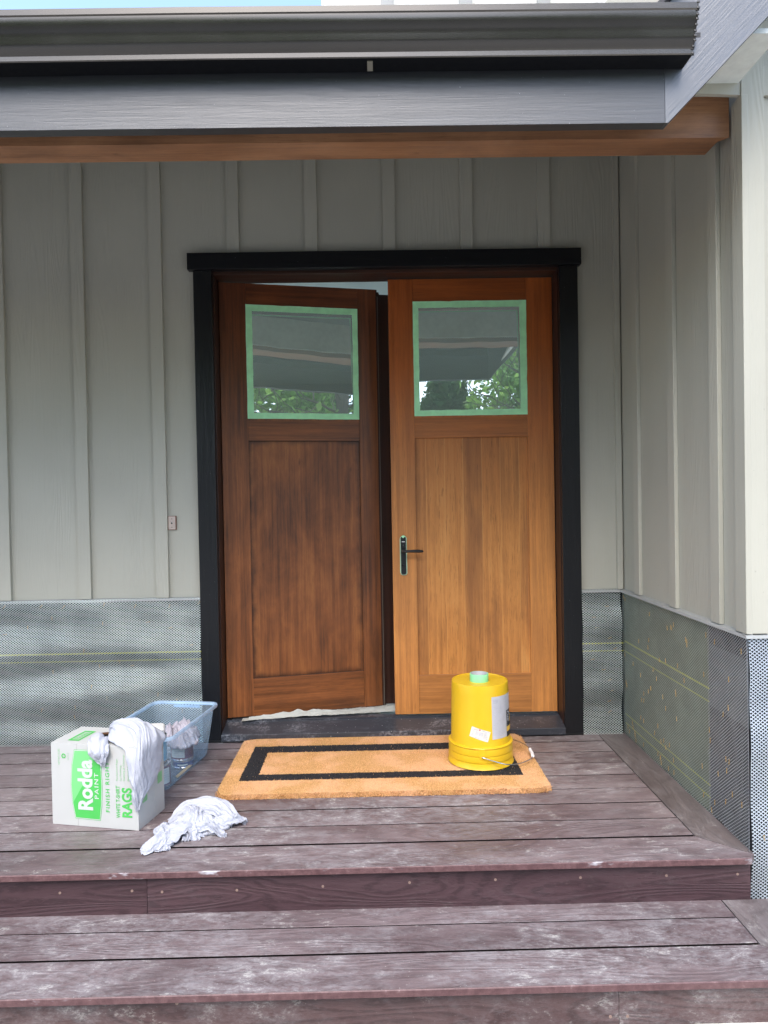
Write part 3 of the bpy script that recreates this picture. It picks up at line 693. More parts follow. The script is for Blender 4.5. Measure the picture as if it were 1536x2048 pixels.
m = MB(); m.prism([(p[0]+.003*noise.noise(Vector((i*.7, 1, 1))), p[1]+.003*noise.noise(Vector((i*.9, 5, 1)))) for i, p in enumerate([(x, y) for x, y in
    [(X0+.03, Y0_+.004)] + [(X0+.03+(X1-X0-.06)*i/40, Y0_+.004) for i in range(1, 40)] + [(X1-.006, Y0_+.03)] + [(X1-.006, Y0_+.03+(Y1_-Y0_-.06)*i/20) for i in range(1, 20)] + [(X1-.03, Y1_-.004)] + [(X1-.03-(X1-X0-.06)*i/40, Y1_-.004) for i in range(1, 40)] + [(X0+.006, Y1_-.03)] + [(X0+.006, Y1_-.03-(Y1_-Y0_-.06)*i/20) for i in range(1, 20)]])], 'z', .002, H-.006)
m.build('mat_base', mm, mat)
rng = np.random.default_rng(1); V = []; F = []
NF = 62000
xs_ = rng.uniform(X0, X1, NF); ys_ = rng.uniform(Y0_, Y1_, NF); rr = rng.random((NF, 6))
for i in range(NF):
    x, y = xs_[i], ys_[i]; e = edge(x, y)
    if e < .002: continue
    h = H*(.72+.34*rr[i, 0]) + .002*noise.noise(Vector((x*14, y*14, 0)))
    if e < .022: h -= (.022-e)*.55
    z0 = h-.012; a = rr[i, 1]*6.283; ln = .008*rr[i, 2]; wd = .0013
    dx, dy = cos(a)*ln, sin(a)*ln; px, py = -sin(a+1)*wd, cos(a+1)*wd
    if e < .014: 
        # fringe leans outwards
        dx += (-.006 if x < X0+.03 else .006 if x > X1-.03 else 0)*rr[i, 3]; dy += (-.006 if y < Y0_+.03 else .006 if y > Y1_-.03 else 0)*rr[i, 3]
    n = len(V); V += [(x-px, y-py, z0), (x+px, y+py, z0), (x+dx, y+dy, h)]; F.append((n, n+1, n+2))
# brushed side faces of the pile
for i in range(9000):
    s_ = rr[i, 0]; y = Y0_+.004; x = X0+.025+(X1-X0-.05)*s_
    if i % 4 == 0: x = (X0+.006 if i % 8 else X1-.006); y = Y0_+.02+(Y1_-Y0_-.04)*rr[i, 1]
    z = .002+.022*rr[i, 2]; n = len(V)
    ox, oy = ((-.005 if i % 8 else .005) if i % 4 == 0 else 0), (0 if i % 4 == 0 else -.006)
    if i % 4 == 0: V += [(x, y-.0013, z), (x, y+.0013, z), (x+ox*rr[i, 3], y+.004*(rr[i, 4]-.5), z+.008*(rr[i, 5]-.3))]
    else: V += [(x-.0013, y, z), (x+.0013, y, z), (x+.004*(rr[i, 4]-.5), y+oy*rr[i, 3], z+.008*(rr[i, 5]-.3))]
    F.append((n, n+1, n+2))
pf = MB().add(V, F).build('coir_pile', mf, mat, fixn=False)
# ================================================================ text helper
def text_verts(s, bold=0.0, sx=1.0, space=1.0, shear=0.0):
    cu = bpy.data.curves.new('t', 'FONT'); cu.body = s; cu.offset = bold; cu.space_character = space; cu.resolution_u = 3; cu.shear = shear
    o = bpy.data.objects.new('t', cu); C.objects.link(o)
    dg = bpy.context.evaluated_depsgraph_get(); me = bpy.data.meshes.new_from_object(o.evaluated_get(dg))
    V = [v.co.copy() for v in me.vertices]; F = [tuple(p.vertices) for p in me.polygons]
    bpy.data.objects.remove(o); bpy.data.curves.remove(cu); bpy.data.meshes.remove(me)
    x0 = min(v.x for v in V); x1 = max(v.x for v in V); y0 = min(v.y for v in V); y1 = max(v.y for v in V)
    return [((v.x-x0)/(x1-x0), (v.y-y0)/(y1-y0)) for v in V], F
def text_on(mb, s, fn, **k):
    """fn maps (a, b) in the text's unit box to 3-D"""
    V, F = text_verts(s, **k); mb.add([fn(a, b) for a, b in V], F)

# ================================================================ box of rags
bw, bd, bh = .369, .197, .320
bx_ = empty('rag_box', (-1.285, -.930, 0), math.atan2(-.077, .361), label='white cardboard box with green printed lettering and rags spilling from its top', cat='box'); bx_['local'] = 1
q = MB(); tt = .004
q.box(0, bw, 0, tt, 0, bh-.0025, .001).box(0, bw, bd-tt, bd, 0, bh-.0025, .001).box(0, tt, tt, bd-tt, 0, bh-.0025).box(bw-tt, bw, tt, bd-tt, 0, bh-.0025).box(tt, bw-tt, tt, bd-tt, 0, tt)
q.build('carton', M_card, bx_)
# closed top with a torn hole: ring of quads around an irregular opening
hole = [(.180+.050*cos(a)*(1+.18*sin(3*a)), .098+.048*sin(a)*(1+.18*cos(2*a+1))) for a in [2*pi*i/32 for i in range(32)]]
def onrim(p):
    cx, cy = .18, .098; dx, dy = p[0]-cx, p[1]-cy
    ts = [(bw-cx)/dx if dx > 1e-6 else 9, (-cx)/dx if dx < -1e-6 else 9, (bd-cy)/dy if dy > 1e-6 else 9, (-cy)/dy if dy < -1e-6 else 9]; t_ = min(x for x in ts if x > 0)
    return (cx+dx*t_, cy+dy*t_)
rim = [onrim(p) for p in hole]
top = MB()
corners = [(bw, 0), (bw, bd), (0, bd), (0, 0)]
V = [(p[0], p[1], bh+.0006) for p in hole] + [(p[0], p[1], bh) for p in rim]; F = []
for i in range(32):
    j = (i+1) % 32; F.append((i, j, 32+j, 32+i))
for c in corners:   # fill the corner triangles
    best = None
    for i in range(32):
        j = (i+1) % 32; a, b2 = rim[i], rim[j]
        if (abs(a[0]-c[0]) < 1e-5 or abs(a[1]-c[1]) < 1e-5) and (abs(b2[0]-c[0]) < 1e-5 or abs(b2[1]-c[1]) < 1e-5) and not (abs(a[0]-b2[0]) < 1e-5 or abs(a[1]-b2[1]) < 1e-5): best = (i, j)
    if best: V.append((c[0], c[1], bh)); F.append((32+best[0], 32+best[1], len(V)-1))
o = top.add(V, F).build('top_flap', M_card, bx_); md = o.modifiers.new('s', 'SOLIDIFY'); md.thickness = .003; md.offset = -1
hb = MB(); n = 32
V = [(p[0], p[1], bh+.0012) for p in hole] + [((p[0]-.18)*.95+.18+.0015*sin(i*5), (p[1]-.098)*.93+.098+.001*cos(i*7), bh-.006) for i, p in enumerate(hole)]
hb.add(V, [(i, (i+1) % n, n+(i+1) % n, n+i) for i in range(n)]).build('torn_edge', M_cardin, bx_)
MB().box(.112, .1135, -.0006, 0.0, .004, bh).build('glue_seam', plain('seam_grey', (.36,.35,.33), .8), bx_)
MB().box(bw-.0002, bw+.0005, .118, .1190, .004, bh-.002).build('side_seam', plain('seam_light', (.45,.45,.44), .8), bx_)
ofs = [0]
def fp(u, z, lay): return (u, -.0009-.0004*lay, z)
def flat(poly, lay, name, m, parent=bx_):
    P = [fp(u, z, lay) for u, z in poly]; return MB().add(P, [tuple(range(len(P)))]).build(name, m, parent, fixn=False)
bad = [(.104,.034),(.206,.032),(.213,.09),(.2165,.162),(.214,.235),(.206,.295),(.104,.293),(.093,.235),(.088,.16),(.093,.09)]
cx, cz = .153, .163
def scl(P, k, kz=None): return [(cx+(u-cx)*k, cz+(z-cz)*(kz or k)) for u, z in P]
bo = flat(scl(bad, 1.06, 1.035), 0, 'badge_border', M_ink)
flat(scl(bad, 1.035, 1.022), 1, 'badge_gap', M_inkw, bo); flat(bad, 2, 'badge_field', M_ink, bo)
flat([(.1045,.292),(.150,.2925),(.195,.292),(.137,.17),(.098,.10),(.094,.235)][0:1]+[(.200,.294),(.148,.18),(.0945,.093),(.0895,.16),(.0945,.235)], 3, 'badge_highlight', M_inkl, bo)
def vtext(s, u0, u1, z0, z1, lay, name, m, parent=bx_, **k):
    mb = MB(); text_on(mb, s, lambda a, b_: fp(u1-(u1-u0)*b_, z0+(z1-z0)*a, lay), **k); return mb.build(name, m, parent, fixn=False)
vtext('Rodda', .115, .180, .066, .262, 4, 'badge_name', M_inkw, bo, bold=.035)
vtext('PAINT', .187, .204, .112, .212, 4, 'badge_word', M_inkw, bo, bold=.012, space=1.25)
vtext('FINISH RIGHT', .233, .250, .063, .257, 1, 'slogan', M_ink, bold=.012, space=1.25)
vtext('WHITE T-SHIRT', .2765, .2935, .044, .168, 1, 'product_line', M_ink, bold=.012)
vtext('RAGS', .301, .344, .048, .162, 1, 'product_word', M_ink, bold=.035)
vtext('Reclaimed Rags', .279, .288, .187, .270, 1, 'small_print', M_inkp); vtext('for Finishing,', .294, .3035, .187, .248, 1, 'small_print', M_inkp)
vtext('Staining & Cleanup', .308, .3175, .187, .287, 1, 'small_print', M_inkp); vtext('Absorbent & Colorfast', .3255, .334, .187, .274, 1, 'small_print', M_inkp); vtext('Low-Linting Material', .339, .347, .187, .270, 1, 'small_print', M_inkp)
vtext('NET WT. 8 LBS.', .0305, .0385, .236, .298, 1, 'weight_print', M_inkp)
rc = MB()
for k3 in range(3):
    a0 = 2*pi*k3/3+.5; P = []
    for i in range(7): a = a0+i*.26; P.append((.0555+.0095*cos(a), .2705+.0095*sin(a)))
    for i in range(7): a = a0+(6-i)*.26; P.append((.0555+.0055*cos(a), .2705+.0055*sin(a)))
    rc.add([fp(u, z, 1) for u, z in P], [tuple(range(14))])
    a = a0+6*.26; rc.add([fp(.0555+.0118*cos(a), .2705+.0118*sin(a), 1), fp(.0555+.0075*cos(a+.55), .2705+.0075*sin(a+.55), 1), fp(.0555+.0032*cos(a), .2705+.0032*sin(a), 1)], [(0,1,2)])
rc.build('recycle_mark', M_ink, bx_, fixn=False)
vtext('RECYCLE', .0725, .0775, .255, .284, 1, 'recycle_word', M_inkp)
# prints on the top and on the right side
tb = MB()
def tp(a, b_, lay=0): return (.052+.050*a, .030+.115*b_, bh+.0012+.0004*lay)
def quad_ring(P, Q, mk, mb):
    n = len(P); mb.add([mk(p) for p in P]+[mk(p) for p in Q], [(i, (i+1) % n, n+(i+1) % n, n+i) for i in range(n)])
P = [(0,0),(1,0),(1,1),(0,1)]; Q = [(.2,.12),(.8,.12),(.8,.88),(.2,.88)]
quad_ring(P, Q, lambda p: tp(*p), tb); tb.build('top_badge', M_ink, bx_, fixn=False)
mb = MB(); text_on(mb, 'Rodda', lambda a, b_: tp(.72-.44*b_, .18+.64*a, 1), bold=.03); mb.build('top_badge_name', M_inkl, bx_, fixn=False)
mb = MB(); text_on(mb, 'RAGS 8 LB', lambda a, b_: (.300+.045*b_, .055+.10*a, bh+.0012), bold=.01); mb.build('top_print', M_inkl, bx_, fixn=False)
for y_, z0_, z1_ in ((.030, .095, .145), (.145, .125, .165)):
    sp = MB()
    for i in range(6): sp.box(bw+.0005, bw+.0009, y_+i*.006, y_+.0045+i*.006, z0_, z1_)
    sp.box(bw+.0005, bw+.0009, y_, y_+.0345, z0_-.003, z0_-.0001).build('side_print', M_inkp, bx_)

# ---------------------------------------------------------------- cloth surfaces
def ridge(v): return 1-2*abs(noise.noise(v))
def heap(mb, cx, cy, rx, ry, h, rot, seed, n=90, m=190, z0=.002, out=.35):
    """a dropped rag: irregular outline, a low dome broken into folds and creases"""
    V = []; F = []; c_, s_ = cos(rot), sin(rot)
    for i in range(n):
        a = i/(n-1)
        for j in range(m):
            t = 2*pi*j/m; e = Vector((cos(t), sin(t), 0))
            R_ = 1+out*noise.noise(e*1.3+Vector((seed, 0, 0)))+.16*noise.noise(e*4+Vector((seed, 3, 0)))
            x, y = e.x*a*R_, e.y*a*R_
            w1 = Vector((noise.noise(Vector((x*2, y*2, seed))), noise.noise(Vector((x*2, y*2, seed+5))), 0))*.35
            q = Vector((x, y*.62, 0))+w1
            f1 = ridge(Vector((q.x*1.7+seed, q.y*1.5, 1))); f2 = ridge(Vector((q.x*3.6+seed, q.y*3.2+2, 4))); f3 = ridge(Vector((q.x*8+seed, q.y*7, 7)))
            d_ = (1-a**2.6)
            z = h*(d_*(.42+.46*f1+.34*f2) + .07*f3*min(1, (1-a)*5+.3))+.010*max(0, a-.8)*5*(.5+.5*f2)
            z = max(z, .0005)*(1 if a < .999 else .15)
            # creases pull the surface sideways so that folds overlap a little
            k_ = .10*(1-a*.5); x += k_*noise.noise(Vector((q.x*3.1, q.y*3.1, seed+11))); y += k_*noise.noise(Vector((q.x*3.1, q.y*3.1, seed+17)))
            x, y = x*rx, y*ry
            V.append((cx+c_*x-s_*y, cy+s_*x+c_*y, z0+z))
    for i in range(n-1):
        for j in range(m): F.append((i*m+j, i*m+(j+1) % m, (i+1)*m+(j+1) % m, (i+1)*m+j))
    return mb.add(V, F, True)
def rag(name, m_, args, **k):
    o = heap(MB(), *args[:7], **args[7] if len(args) > 7 else {}).build(name, m_, None, fixn=False)
    sd = o.modifiers.new('s', 'SOLIDIFY'); sd.thickness = .0012; return tag(o, **k)
def sheet(rows, nb, na, fold=.005, freq=26, seed=0, edge_=.006):
    """rows of (left, mid, right) control points blended into a creased cloth surface"""
    Rw = [[Vector(p) for p in r_] for r_ in rows]; n = len(Rw)
    def cr(P, t):
        t = t*(len(P)-1); i = min(int(t), len(P)-2); u = t-i
        p0, p1, p2, p3 = P[max(i-1, 0)], P[i], P[i+1], P[min(i+2, len(P)-1)]
        return .5*((2*p1)+(p2-p0)*u+(2*p0-5*p1+4*p2-p3)*u*u+(3*p1-p0-3*p2+p3)*u**3)
    def pt(a, b_):
        L, M_, Rr = (cr([r_[k] for r_ in Rw], b_) for k in range(3)); return cr([L, M_, Rr], a) if False else ((1-a)*(1-2*a)*L + 4*a*(1-a)*M_ + a*(2*a-1)*Rr)
    def fn(a, b_):
        p = pt(a, b_); e = .01; ta = pt(min(1, a+e), b_)-pt(max(0, a-e), b_); tb_ = pt(a, min(1, b_+e))-pt(a, max(0, b_-e)); nn = ta.cross(tb_)
        nn = nn.normalized() if nn.length > 1e-9 else Vector((0, 0, 1))
        wv = .35*noise.noise(Vector((a*2, b_*3, seed+8)))
        r1 = 1-2*abs(noise.noise(Vector(((a+wv)*freq*.16, b_*1.6, seed)))); r2_ = 1-2*abs(noise.noise(Vector(((a+wv)*freq*.38, b_*4.2+a*2, seed+3)))); r3_ = 1-2*abs(noise.noise(Vector((a*freq*.5, b_*16, seed+6))))
        d_ = fold*(1.6*(r1-.6) + .75*(r2_-.6) + .28*(r3_-.6))
        s_ = ta.normalized() if ta.length > 1e-9 else Vector((1, 0, 0))
        j = edge_*noise.noise(Vector((b_*11, seed, 2)))*(1 if a > .5 else -1)*abs(a-.5)*2
        return tuple(p + nn*d_ + s_*j + Vector((0, 0, edge_*noise.noise(Vector((a*8, seed, 5)))*max(0, b_*3-2))))
    return MB().grid(na, nb, fn)
def finish_cloth(mb, name, mat_, frame, **k):
    o = mb.build(name, mat_, None, fixn=False); o.location = frame.location; o.rotation_euler = frame.rotation_euler
    s_ = o.modifiers.new('s', 'SOLIDIFY'); s_.thickness = .0014; s_.offset = 1
    return tag(o, **k)
rows = [[(.160,.140,.300),(.185,.115,.322),(.205,.085,.300)],
        [(.165,.160,.335),(.195,.110,.365),(.215,.060,.335)],
        [(.215,.170,.350),(.240,.095,.385),(.245,.020,.332)],
        [(.280,.172,.352),(.295,.090,.388),(.285,.000,.326)],
        [(.345,.170,.345),(.345,.070,.370),(.325,-.010,.305)],
        [(.405,.160,.310),(.388,.010,.330),(.338,-.014,.262)],
        [(.398,.140,.262),(.390,-.012,.262),(.345,-.015,.205)],
        [(.394,.135,.220),(.388,-.014,.205),(.349,-.014,.165)],
        [(.390,.110,.180),(.385,-.012,.158),(.353,-.013,.128)],
        [(.382,.035,.135),(.379,-.012,.115),(.358,-.012,.098)],
        [(.376,.004,.100),(.373,-.011,.085),(.364,-.011,.076)]]
finish_cloth(sheet(rows, 130, 70, .0058, 30, 3.3), 'draped_rag', M_rag, bx_, label='long white rag draped over the right corner of the cardboard box', cat='rag', group='white cotton rags')
rows = [[(.150,.085,.295),(.172,.085,.318),(.195,.080,.300)],
        [(.145,.045,.322),(.185,.045,.345),(.225,.040,.330)],
        [(.160,.000,.322),(.205,-.006,.343),(.252,.000,.322)],
        [(.172,-.014,.300),(.215,-.030,.306),(.258,-.014,.300)],
        [(.190,-.014,.278),(.220,-.028,.280),(.250,-.014,.278)],
        [(.205,-.012,.262),(.225,-.020,.260),(.245,-.012,.264)],
        [(.222,-.010,.250),(.230,-.013,.246),(.238,-.010,.250)]]
finish_cloth(sheet(rows, 70, 44, .0045, 20, 9.1), 'hanging_rag', M_rag, bx_, label='small white rag tongue hanging out of the torn hole over the box front', cat='rag', group='white cotton rags')
rag('loose_rag', M_rag, (-.700, -.985, .112, .090, .045, .3, 2.0), label='widest white rag heaped on the deck in front of the mat', cat='rag', group='white cotton rags')
def strip(name, pts, na, nb, fold, freq, seed, **k):
    """pts: (x, y, z, half width, direction across in degrees) along the cloth"""
    rows = []
    for x, y, z, w_, a in pts:
        x += .028
        dx, dy = w_*cos(R(a)), w_*sin(R(a)); dz = min(z-.004, w_*.55)
        rows.append([(x-dx, y-dy, z-dz), (x, y, z), (x+dx, y+dy, z-dz)])
    o = sheet(rows, nb, na, fold, freq, seed, .016).build(name, M_rag, None, fixn=False)
    s_ = o.modifiers.new('s', 'SOLIDIFY'); s_.thickness = .0014; return tag(o, cat='rag', group='white cotton rags', **k)
strip('loose_rag', [(-.855, -.955, .008, .020, 100), (-.830, -.925, .030, .038, 95), (-.780, -.905, .062, .052, 85), (-.715, -.915, .078, .058, 75), (-.655, -.940, .068, .052, 70), (-.615, -.965, .040, .040, 60), (-.592, -.985, .010, .026, 60)], 60, 110, .0075, 26, 2.2, label='creased white rag folded across the back of the heap')
strip('loose_rag', [(-.735, -1.105, .006, .030, 10), (-.735, -1.075, .028, .046, 5), (-.738, -1.030, .056, .056, 0), (-.745, -.985, .072, .050, -10), (-.760, -.945, .066, .036, -20), (-.775, -.915, .040, .020, -20)], 60, 100, .0075, 24, 6.4, label='creased white rag lying lengthwise over the middle of the heap')
strip('loose_rag', [(-.885, -1.185, .006, .022, 110), (-.865, -1.160, .022, .036, 115), (-.835, -1.130, .036, .042, 120), (-.800, -1.095, .044, .042, 125), (-.765, -1.055, .046, .034, 130), (-.74, -1.02, .03, .02, 130)], 50, 80, .0065, 22, 12.3, label='small white rag lying at the front left end of the heap')
strip('loose_rag', [(-.812, -1.180, .006, .018, 20), (-.815, -1.150, .026, .032, 15), (-.830, -1.105, .044, .038, 5), (-.838, -1.060, .044, .040, 0), (-.842, -1.015, .030, .034, 0), (-.845, -.98, .008, .02, 0)], 50, 80, .0065, 22, 15.1, label='narrow white rag crossing over the front left end of the heap')
strip('loose_rag', [(-.665, -.990, .040, .030, 70), (-.635, -.985, .044, .036, 70), (-.603, -.978, .038, .034, 75), (-.575, -.972, .024, .026, 80), (-.552, -.967, .006, .014, 80)], 44, 60, .006, 20, 18.7, label='twisted white rag end sticking out at the right of the heap')
strip('loose_rag', [(-.612, -1.060, .006, .018, 120), (-.640, -1.050, .026, .034, 115), (-.680, -1.030, .046, .042, 105), (-.725, -1.040, .040, .036, 95), (-.755, -1.060, .012, .024, 90)], 50, 80, .007, 22, 8.8, label='short creased white rag at the near right edge of the heap')

# ================================================================ storage tub
tub = empty('storage_tub', (-1.0115, -.404, 0), math.atan2(-.052, .335)-.008, label='open clear blue plastic tub holding paint cans and used rags', cat='storage tub'); tub['local'] = 1
TW, TL, TH = .168, .272, .250
def rr3(hw, hl, r, z, n=7):
    P = []
    for cx_, cy_, a0 in ((hw-r, hl-r, 0), (-hw+r, hl-r, 90), (-hw+r, -hl+r, 180), (hw-r, -hl+r, 270)):
        for i in range(n+1): a = R(a0+90*i/n); P.append((cx_+r*cos(a), cy_+r*sin(a), z))
    return P
def loft(rings, cap=True):
    V = [p for r_ in rings for p in r_]; n = len(rings[0])
    F = [(i*n+k_, i*n+(k_+1) % n, (i+1)*n+(k_+1) % n, (i+1)*n+k_) for i in range(len(rings)-1) for k_ in range(n)]
    if cap: F.append(tuple(range(n)))
    return V, F
V, F = loft([rr3(TW-.046, TL-.046, .03, .004), rr3(TW-.040, TL-.040, .034, .010), rr3(TW-.030, TL-.030, .036, .08), rr3(TW-.010, TL-.012, .04, .225), rr3(TW-.008, TL-.010, .04, .240)])
MB().add(V, F, True).build('tub_body', M_tub, tub, fixn=False)
V, F = loft([rr3(TW-.0085, TL-.0105, .04, .236), rr3(TW-.006, TL-.008, .04, .2475), rr3(TW+.004, TL+.004, .045, .249), rr3(TW+.006, TL+.006, .046, .244), rr3(TW+.005, TL+.005, .046, .234)], False)
MB().add(V, F, True).build('tub_rim', M_tubrim, tub, fixn=False)
MB().box(-.07, .07, TL-.0035, TL+.003, .218, .230, .002).build('hand_grip', M_tubrim, tub)
def world_of(o, p): return FRAME(o) @ Vector(p)
def can(x, y, z, r, h, rot, body, lab, label):
    p = world_of(tub, (x, y, z)); t_ = empty('paint_can', p, rot, label=label, cat='paint can', group='paint cans in the tub'); t_['local'] = 1
    MB().lathe([(r*.97, 0), (r, .001), (r, .004), (r*.97, .006), (r*.97, h-.008), (r, h-.006), (r, h-.001), (r*.93, h)], n=40, cap0=True).build('can_body', M_tin, t_)
    MB().lathe([(r*.93, h), (r*.90, h-.004), (r*.78, h-.004), (r*.76, h-.002), (0.001, h-.002)], n=40).build('lid', M_tin, t_)
    MB().lathe([(r*.975, .008), (r*.975, h-.010)], n=40).build('label_wrap', body, t_)
    g_ = MB()
    g_.grid(14, 2, lambda a, b_: (r*.982*cos(lab[0]+(lab[1]-lab[0])*a), r*.982*sin(lab[0]+(lab[1]-lab[0])*a), .014+(h-.032)*b_)); pn = g_.build('label_panel', M_label2, t_)
    l_ = MB()
    for i in range(5):
        z_ = h-.028-i*.010
        l_.grid(10, 2, lambda a, b_: (r*.986*cos(lab[0]+.15+(lab[1]-lab[0]-.3)*a), r*.986*sin(lab[0]+.15+(lab[1]-lab[0]-.3)*a), z_+.0015*b_))
    l_.build('label_lines', M_grey, pn)
    return t_
M_tin = plain('tin', (.62, .62, .64), .22, .9); M_label2 = plain('cream_label', (.68, .66, .58), .6)
M_pur = plain('purple_label', (.12, .035, .075), .45, var=.2); M_navy = plain('navy_label', (.02, .055, .16), .4, var=.2); M_teal = plain('blue_green_label', (.07, .26, .38), .4, var=.4, sc=20)
can(.063, -.170, .008, .052, .100, 0, M_pur, (-1.1, -.2), 'purple and white paint can under another at the front of the tub')
c1 = can(.050, -.170, .110, .050, .118, 0, M_teal, (-2.3, -.6), 'blue labelled paint can stacked on the purple one')
can(.068, .060, .045, .052, .082, 0, M_pur, (-2.5, -1.1), 'purple and cream paint can beneath the used rags')
can(.070, .065, .006, .048, .038, .3, M_navy, (-2.2, -1.2), 'low blue tin standing under the purple and cream can')
iou = MB()
def cyl(a, b_, A0=-1.9, A1=-.5): 
    t_ = A0+(A1-A0)*a; return (.0504*cos(t_), .0504*sin(t_), .085+.020*b_)
text_on(iou, 'IOU', cyl, bold=.02); iou.build('label_letters', M_label, c1, fixn=False)
# white lidded container resting on the front can
wt = MB()
V, F = loft([rr3(.062, .040, .018, 0), rr3(.066, .044, .020, .004), rr3(.066, .044, .020, .026), rr3(.060, .038, .018, .034), rr3(.03, .016, .01, .036)]); 
F.append(tuple(range(len(V)-32, len(V)))); wt.add(V, F, True)
wo = wt.build('plastic_case', M_white, None); wo.location = world_of(tub, (.02, -.165, .229)); wo.rotation_euler = (0, R(2), R(14))
tag(wo, 'white rounded plastic case lying on the front paint can in the tub', 'plastic case')
ur = world_of(tub, (.050, .075, 0))
rag('used_rag', M_rag2, (ur.x, ur.y, .088, .115, .088, .4, 5.7, dict(z0=.118, out=.45)), label='soiled crumpled rag stuffed into the back of the tub', cat='rag', group='white cotton rags')
st = MB().prism([(-.075, -.006), (.07, -.006), (.076, -.003), (.076, .003), (.07, .006), (-.075, .006)], 'z', 0, .004)
s1 = st.build('stir_stick', plain('birch_stick', (.62, .42, .22), .6)); s1.location = world_of(tub, (.110, -.020, .012)); s1.rotation_euler = (R(35), 0, R(80)); tag(s1, 'flat wooden stir stick lying against the right side of the tub', 'stir stick')

# ================================================================ bucket (upside down) and tape roll
BX, BY = .468, -.412; ZM = H-.002
bk = empty('bucket', (BX, BY, ZM), 0, label='yellow plastic pail standing upside down on the doormat', cat='bucket'); bk['local'] = 1
HB = .372
pr = [(.1505, 0), (.1515, .002), (.1500, .004), (.1475, .028), (.1420, .030), (.1490, .0305), (.1495, .032), (.1465, .058), (.1400, .060), (.1478, .0605), (.1482, .062), (.1455, .090), (.1385, .0915), (.1480, .093), (.1485, .0955), (.1472, .0975), (.1375, .099), (.1362, .12), (.1310, .33), (.1295, HB-.006), (.1285, HB-.001), (.1268, HB), (.1252, HB-.001), (.1242, HB-.004)]
MB().lathe(pr, n=96).build('pail', M_yel, bk)
bb_ = MB().lathe([(.1243, HB-.0032), (.09, HB-.0030), (.001, HB-.0030)], n=96, smooth=False).build('pail_base', M_yel, bk)
def br(z): return .1362+(z-.12)*(.1310-.1362)/.21
def patch(mk, m, name, parent, off, nx=16, ny=6): 
    def fn(a, b_):
        t_, z = mk(a, b_); r_ = br(z)+off; return (r_*cos(t_), r_*sin(t_), z)
    return MB().grid(nx, ny, fn).build(name, m, parent, fixn=False)
A = R(-90)   # faces the camera
lb = patch(lambda a, b_: (A+R(15)+R(38)*a, .132+.190*b_), M_label, 'paper_label', bk, .0006)
patch(lambda a, b_: (A+R(53.2)+R(50)*a, .128+.120*b_), M_lblk, 'black_label', bk, .0006)
patch(lambda a, b_: (A+R(53.2)+R(50)*a, .2482+.074*b_), M_label, 'paper_label', bk, .0006)
patch(lambda a, b_: (A+R(53.2)+R(50)*a, .152+.022*b_), M_lyel, 'label_band', bk, .0010)
mb = MB(); text_on(mb, 'Full', lambda a, b_: ((br(.2)+.0014)*cos(A+R(56)+R(10)*b_), (br(.2)+.0014)*sin(A+R(56)+R(10)*b_), .244-.050*a), bold=.02, shear=.3); mb.build('label_word', M_label, bk, fixn=False)
mb = MB(); text_on(mb, 'TM', lambda a, b_: ((br(.2)+.0014)*cos(A+R(68)+R(12)*b_), (br(.2)+.0014)*sin(A+R(68)+R(12)*b_), .228-.040*a), bold=.06); mb.build('label_word', M_lyel, bk, fixn=False)
ln = MB()
def cr_(mb, t0, t1, z0, z1, off=.0010, n_=6):
    mb.grid(n_, 2, lambda a, b_: ((br(z0)+off)*cos(t0+(t1-t0)*a), (br(z0)+off)*sin(t0+(t1-t0)*a), z0+(z1-z0)*b_))
random.seed(8)
for i in range(22):
    z = .275-i*.0062; cr_(ln, A+R(18), A+R(18+random.uniform(24, 30)), z, z+.0012)
for i in range(12): cr_(ln, A+R(18+i*.95), A+R(18+i*.95+random.choice((.3, .55))), .292, .308, n_=2)
for a_ in (35, 41, 47): cr_(ln, A+R(a_), A+R(a_+.5), .19, .316, n_=2)
for i in range(26):
    z = .310-i*.0056; cr_(ln, A+R(49), A+R(49+random.uniform(5, 12)), z, z+.0011)
ln.build('label_print', M_grey, lb, fixn=False)
def stk(a, b_, off=.0008):
    u = (a-.5)*.088; v = (b_-.5)*.047; c_, s_ = cos(R(-17)), sin(R(-17)); x = u*c_-v*s_; z = .158+u*s_+v*c_; r_ = br(z)+off; t_ = A+R(-9)+x/r_; return (r_*cos(t_), r_*sin(t_), z)
so2 = MB().grid(16, 10, stk).build('price_sticker', M_label2, bk, fixn=False)
sl_ = MB(); sr_ = MB()
def bar(mb, a0, a1, b0, b1): mb.grid(5, 2, lambda a, b_: stk(a0+(a1-a0)*a, b0+(b1-b0)*b_, .0013))
for i in range(6): bar(sl_, .70, .70+random.uniform(.12, .24), .22+i*.11, .26+i*.11)
bar(sl_, .3, .68, .08, .12); bar(sl_, .55, .95, .88, .93)
for i in range(9): bar(sl_, .28+i*.042, .28+i*.042+random.choice((.012, .022)), .35, .72)
for i in range(5): bar(sr_, .08, .08+random.uniform(.08, .14), .2+i*.14, .24+i*.14)
bar(sr_, .14, .36, .80, .86)
sl_.build('sticker_print', M_grey, so2, fixn=False); sr_.build('sticker_print', M_lred, so2, fixn=False)
MB().grid(6, 6, lambda a, b_: stk(.40+.07*a, .84+.13*b_, .0016)).build('sticker_dot', M_red, so2, fixn=False)
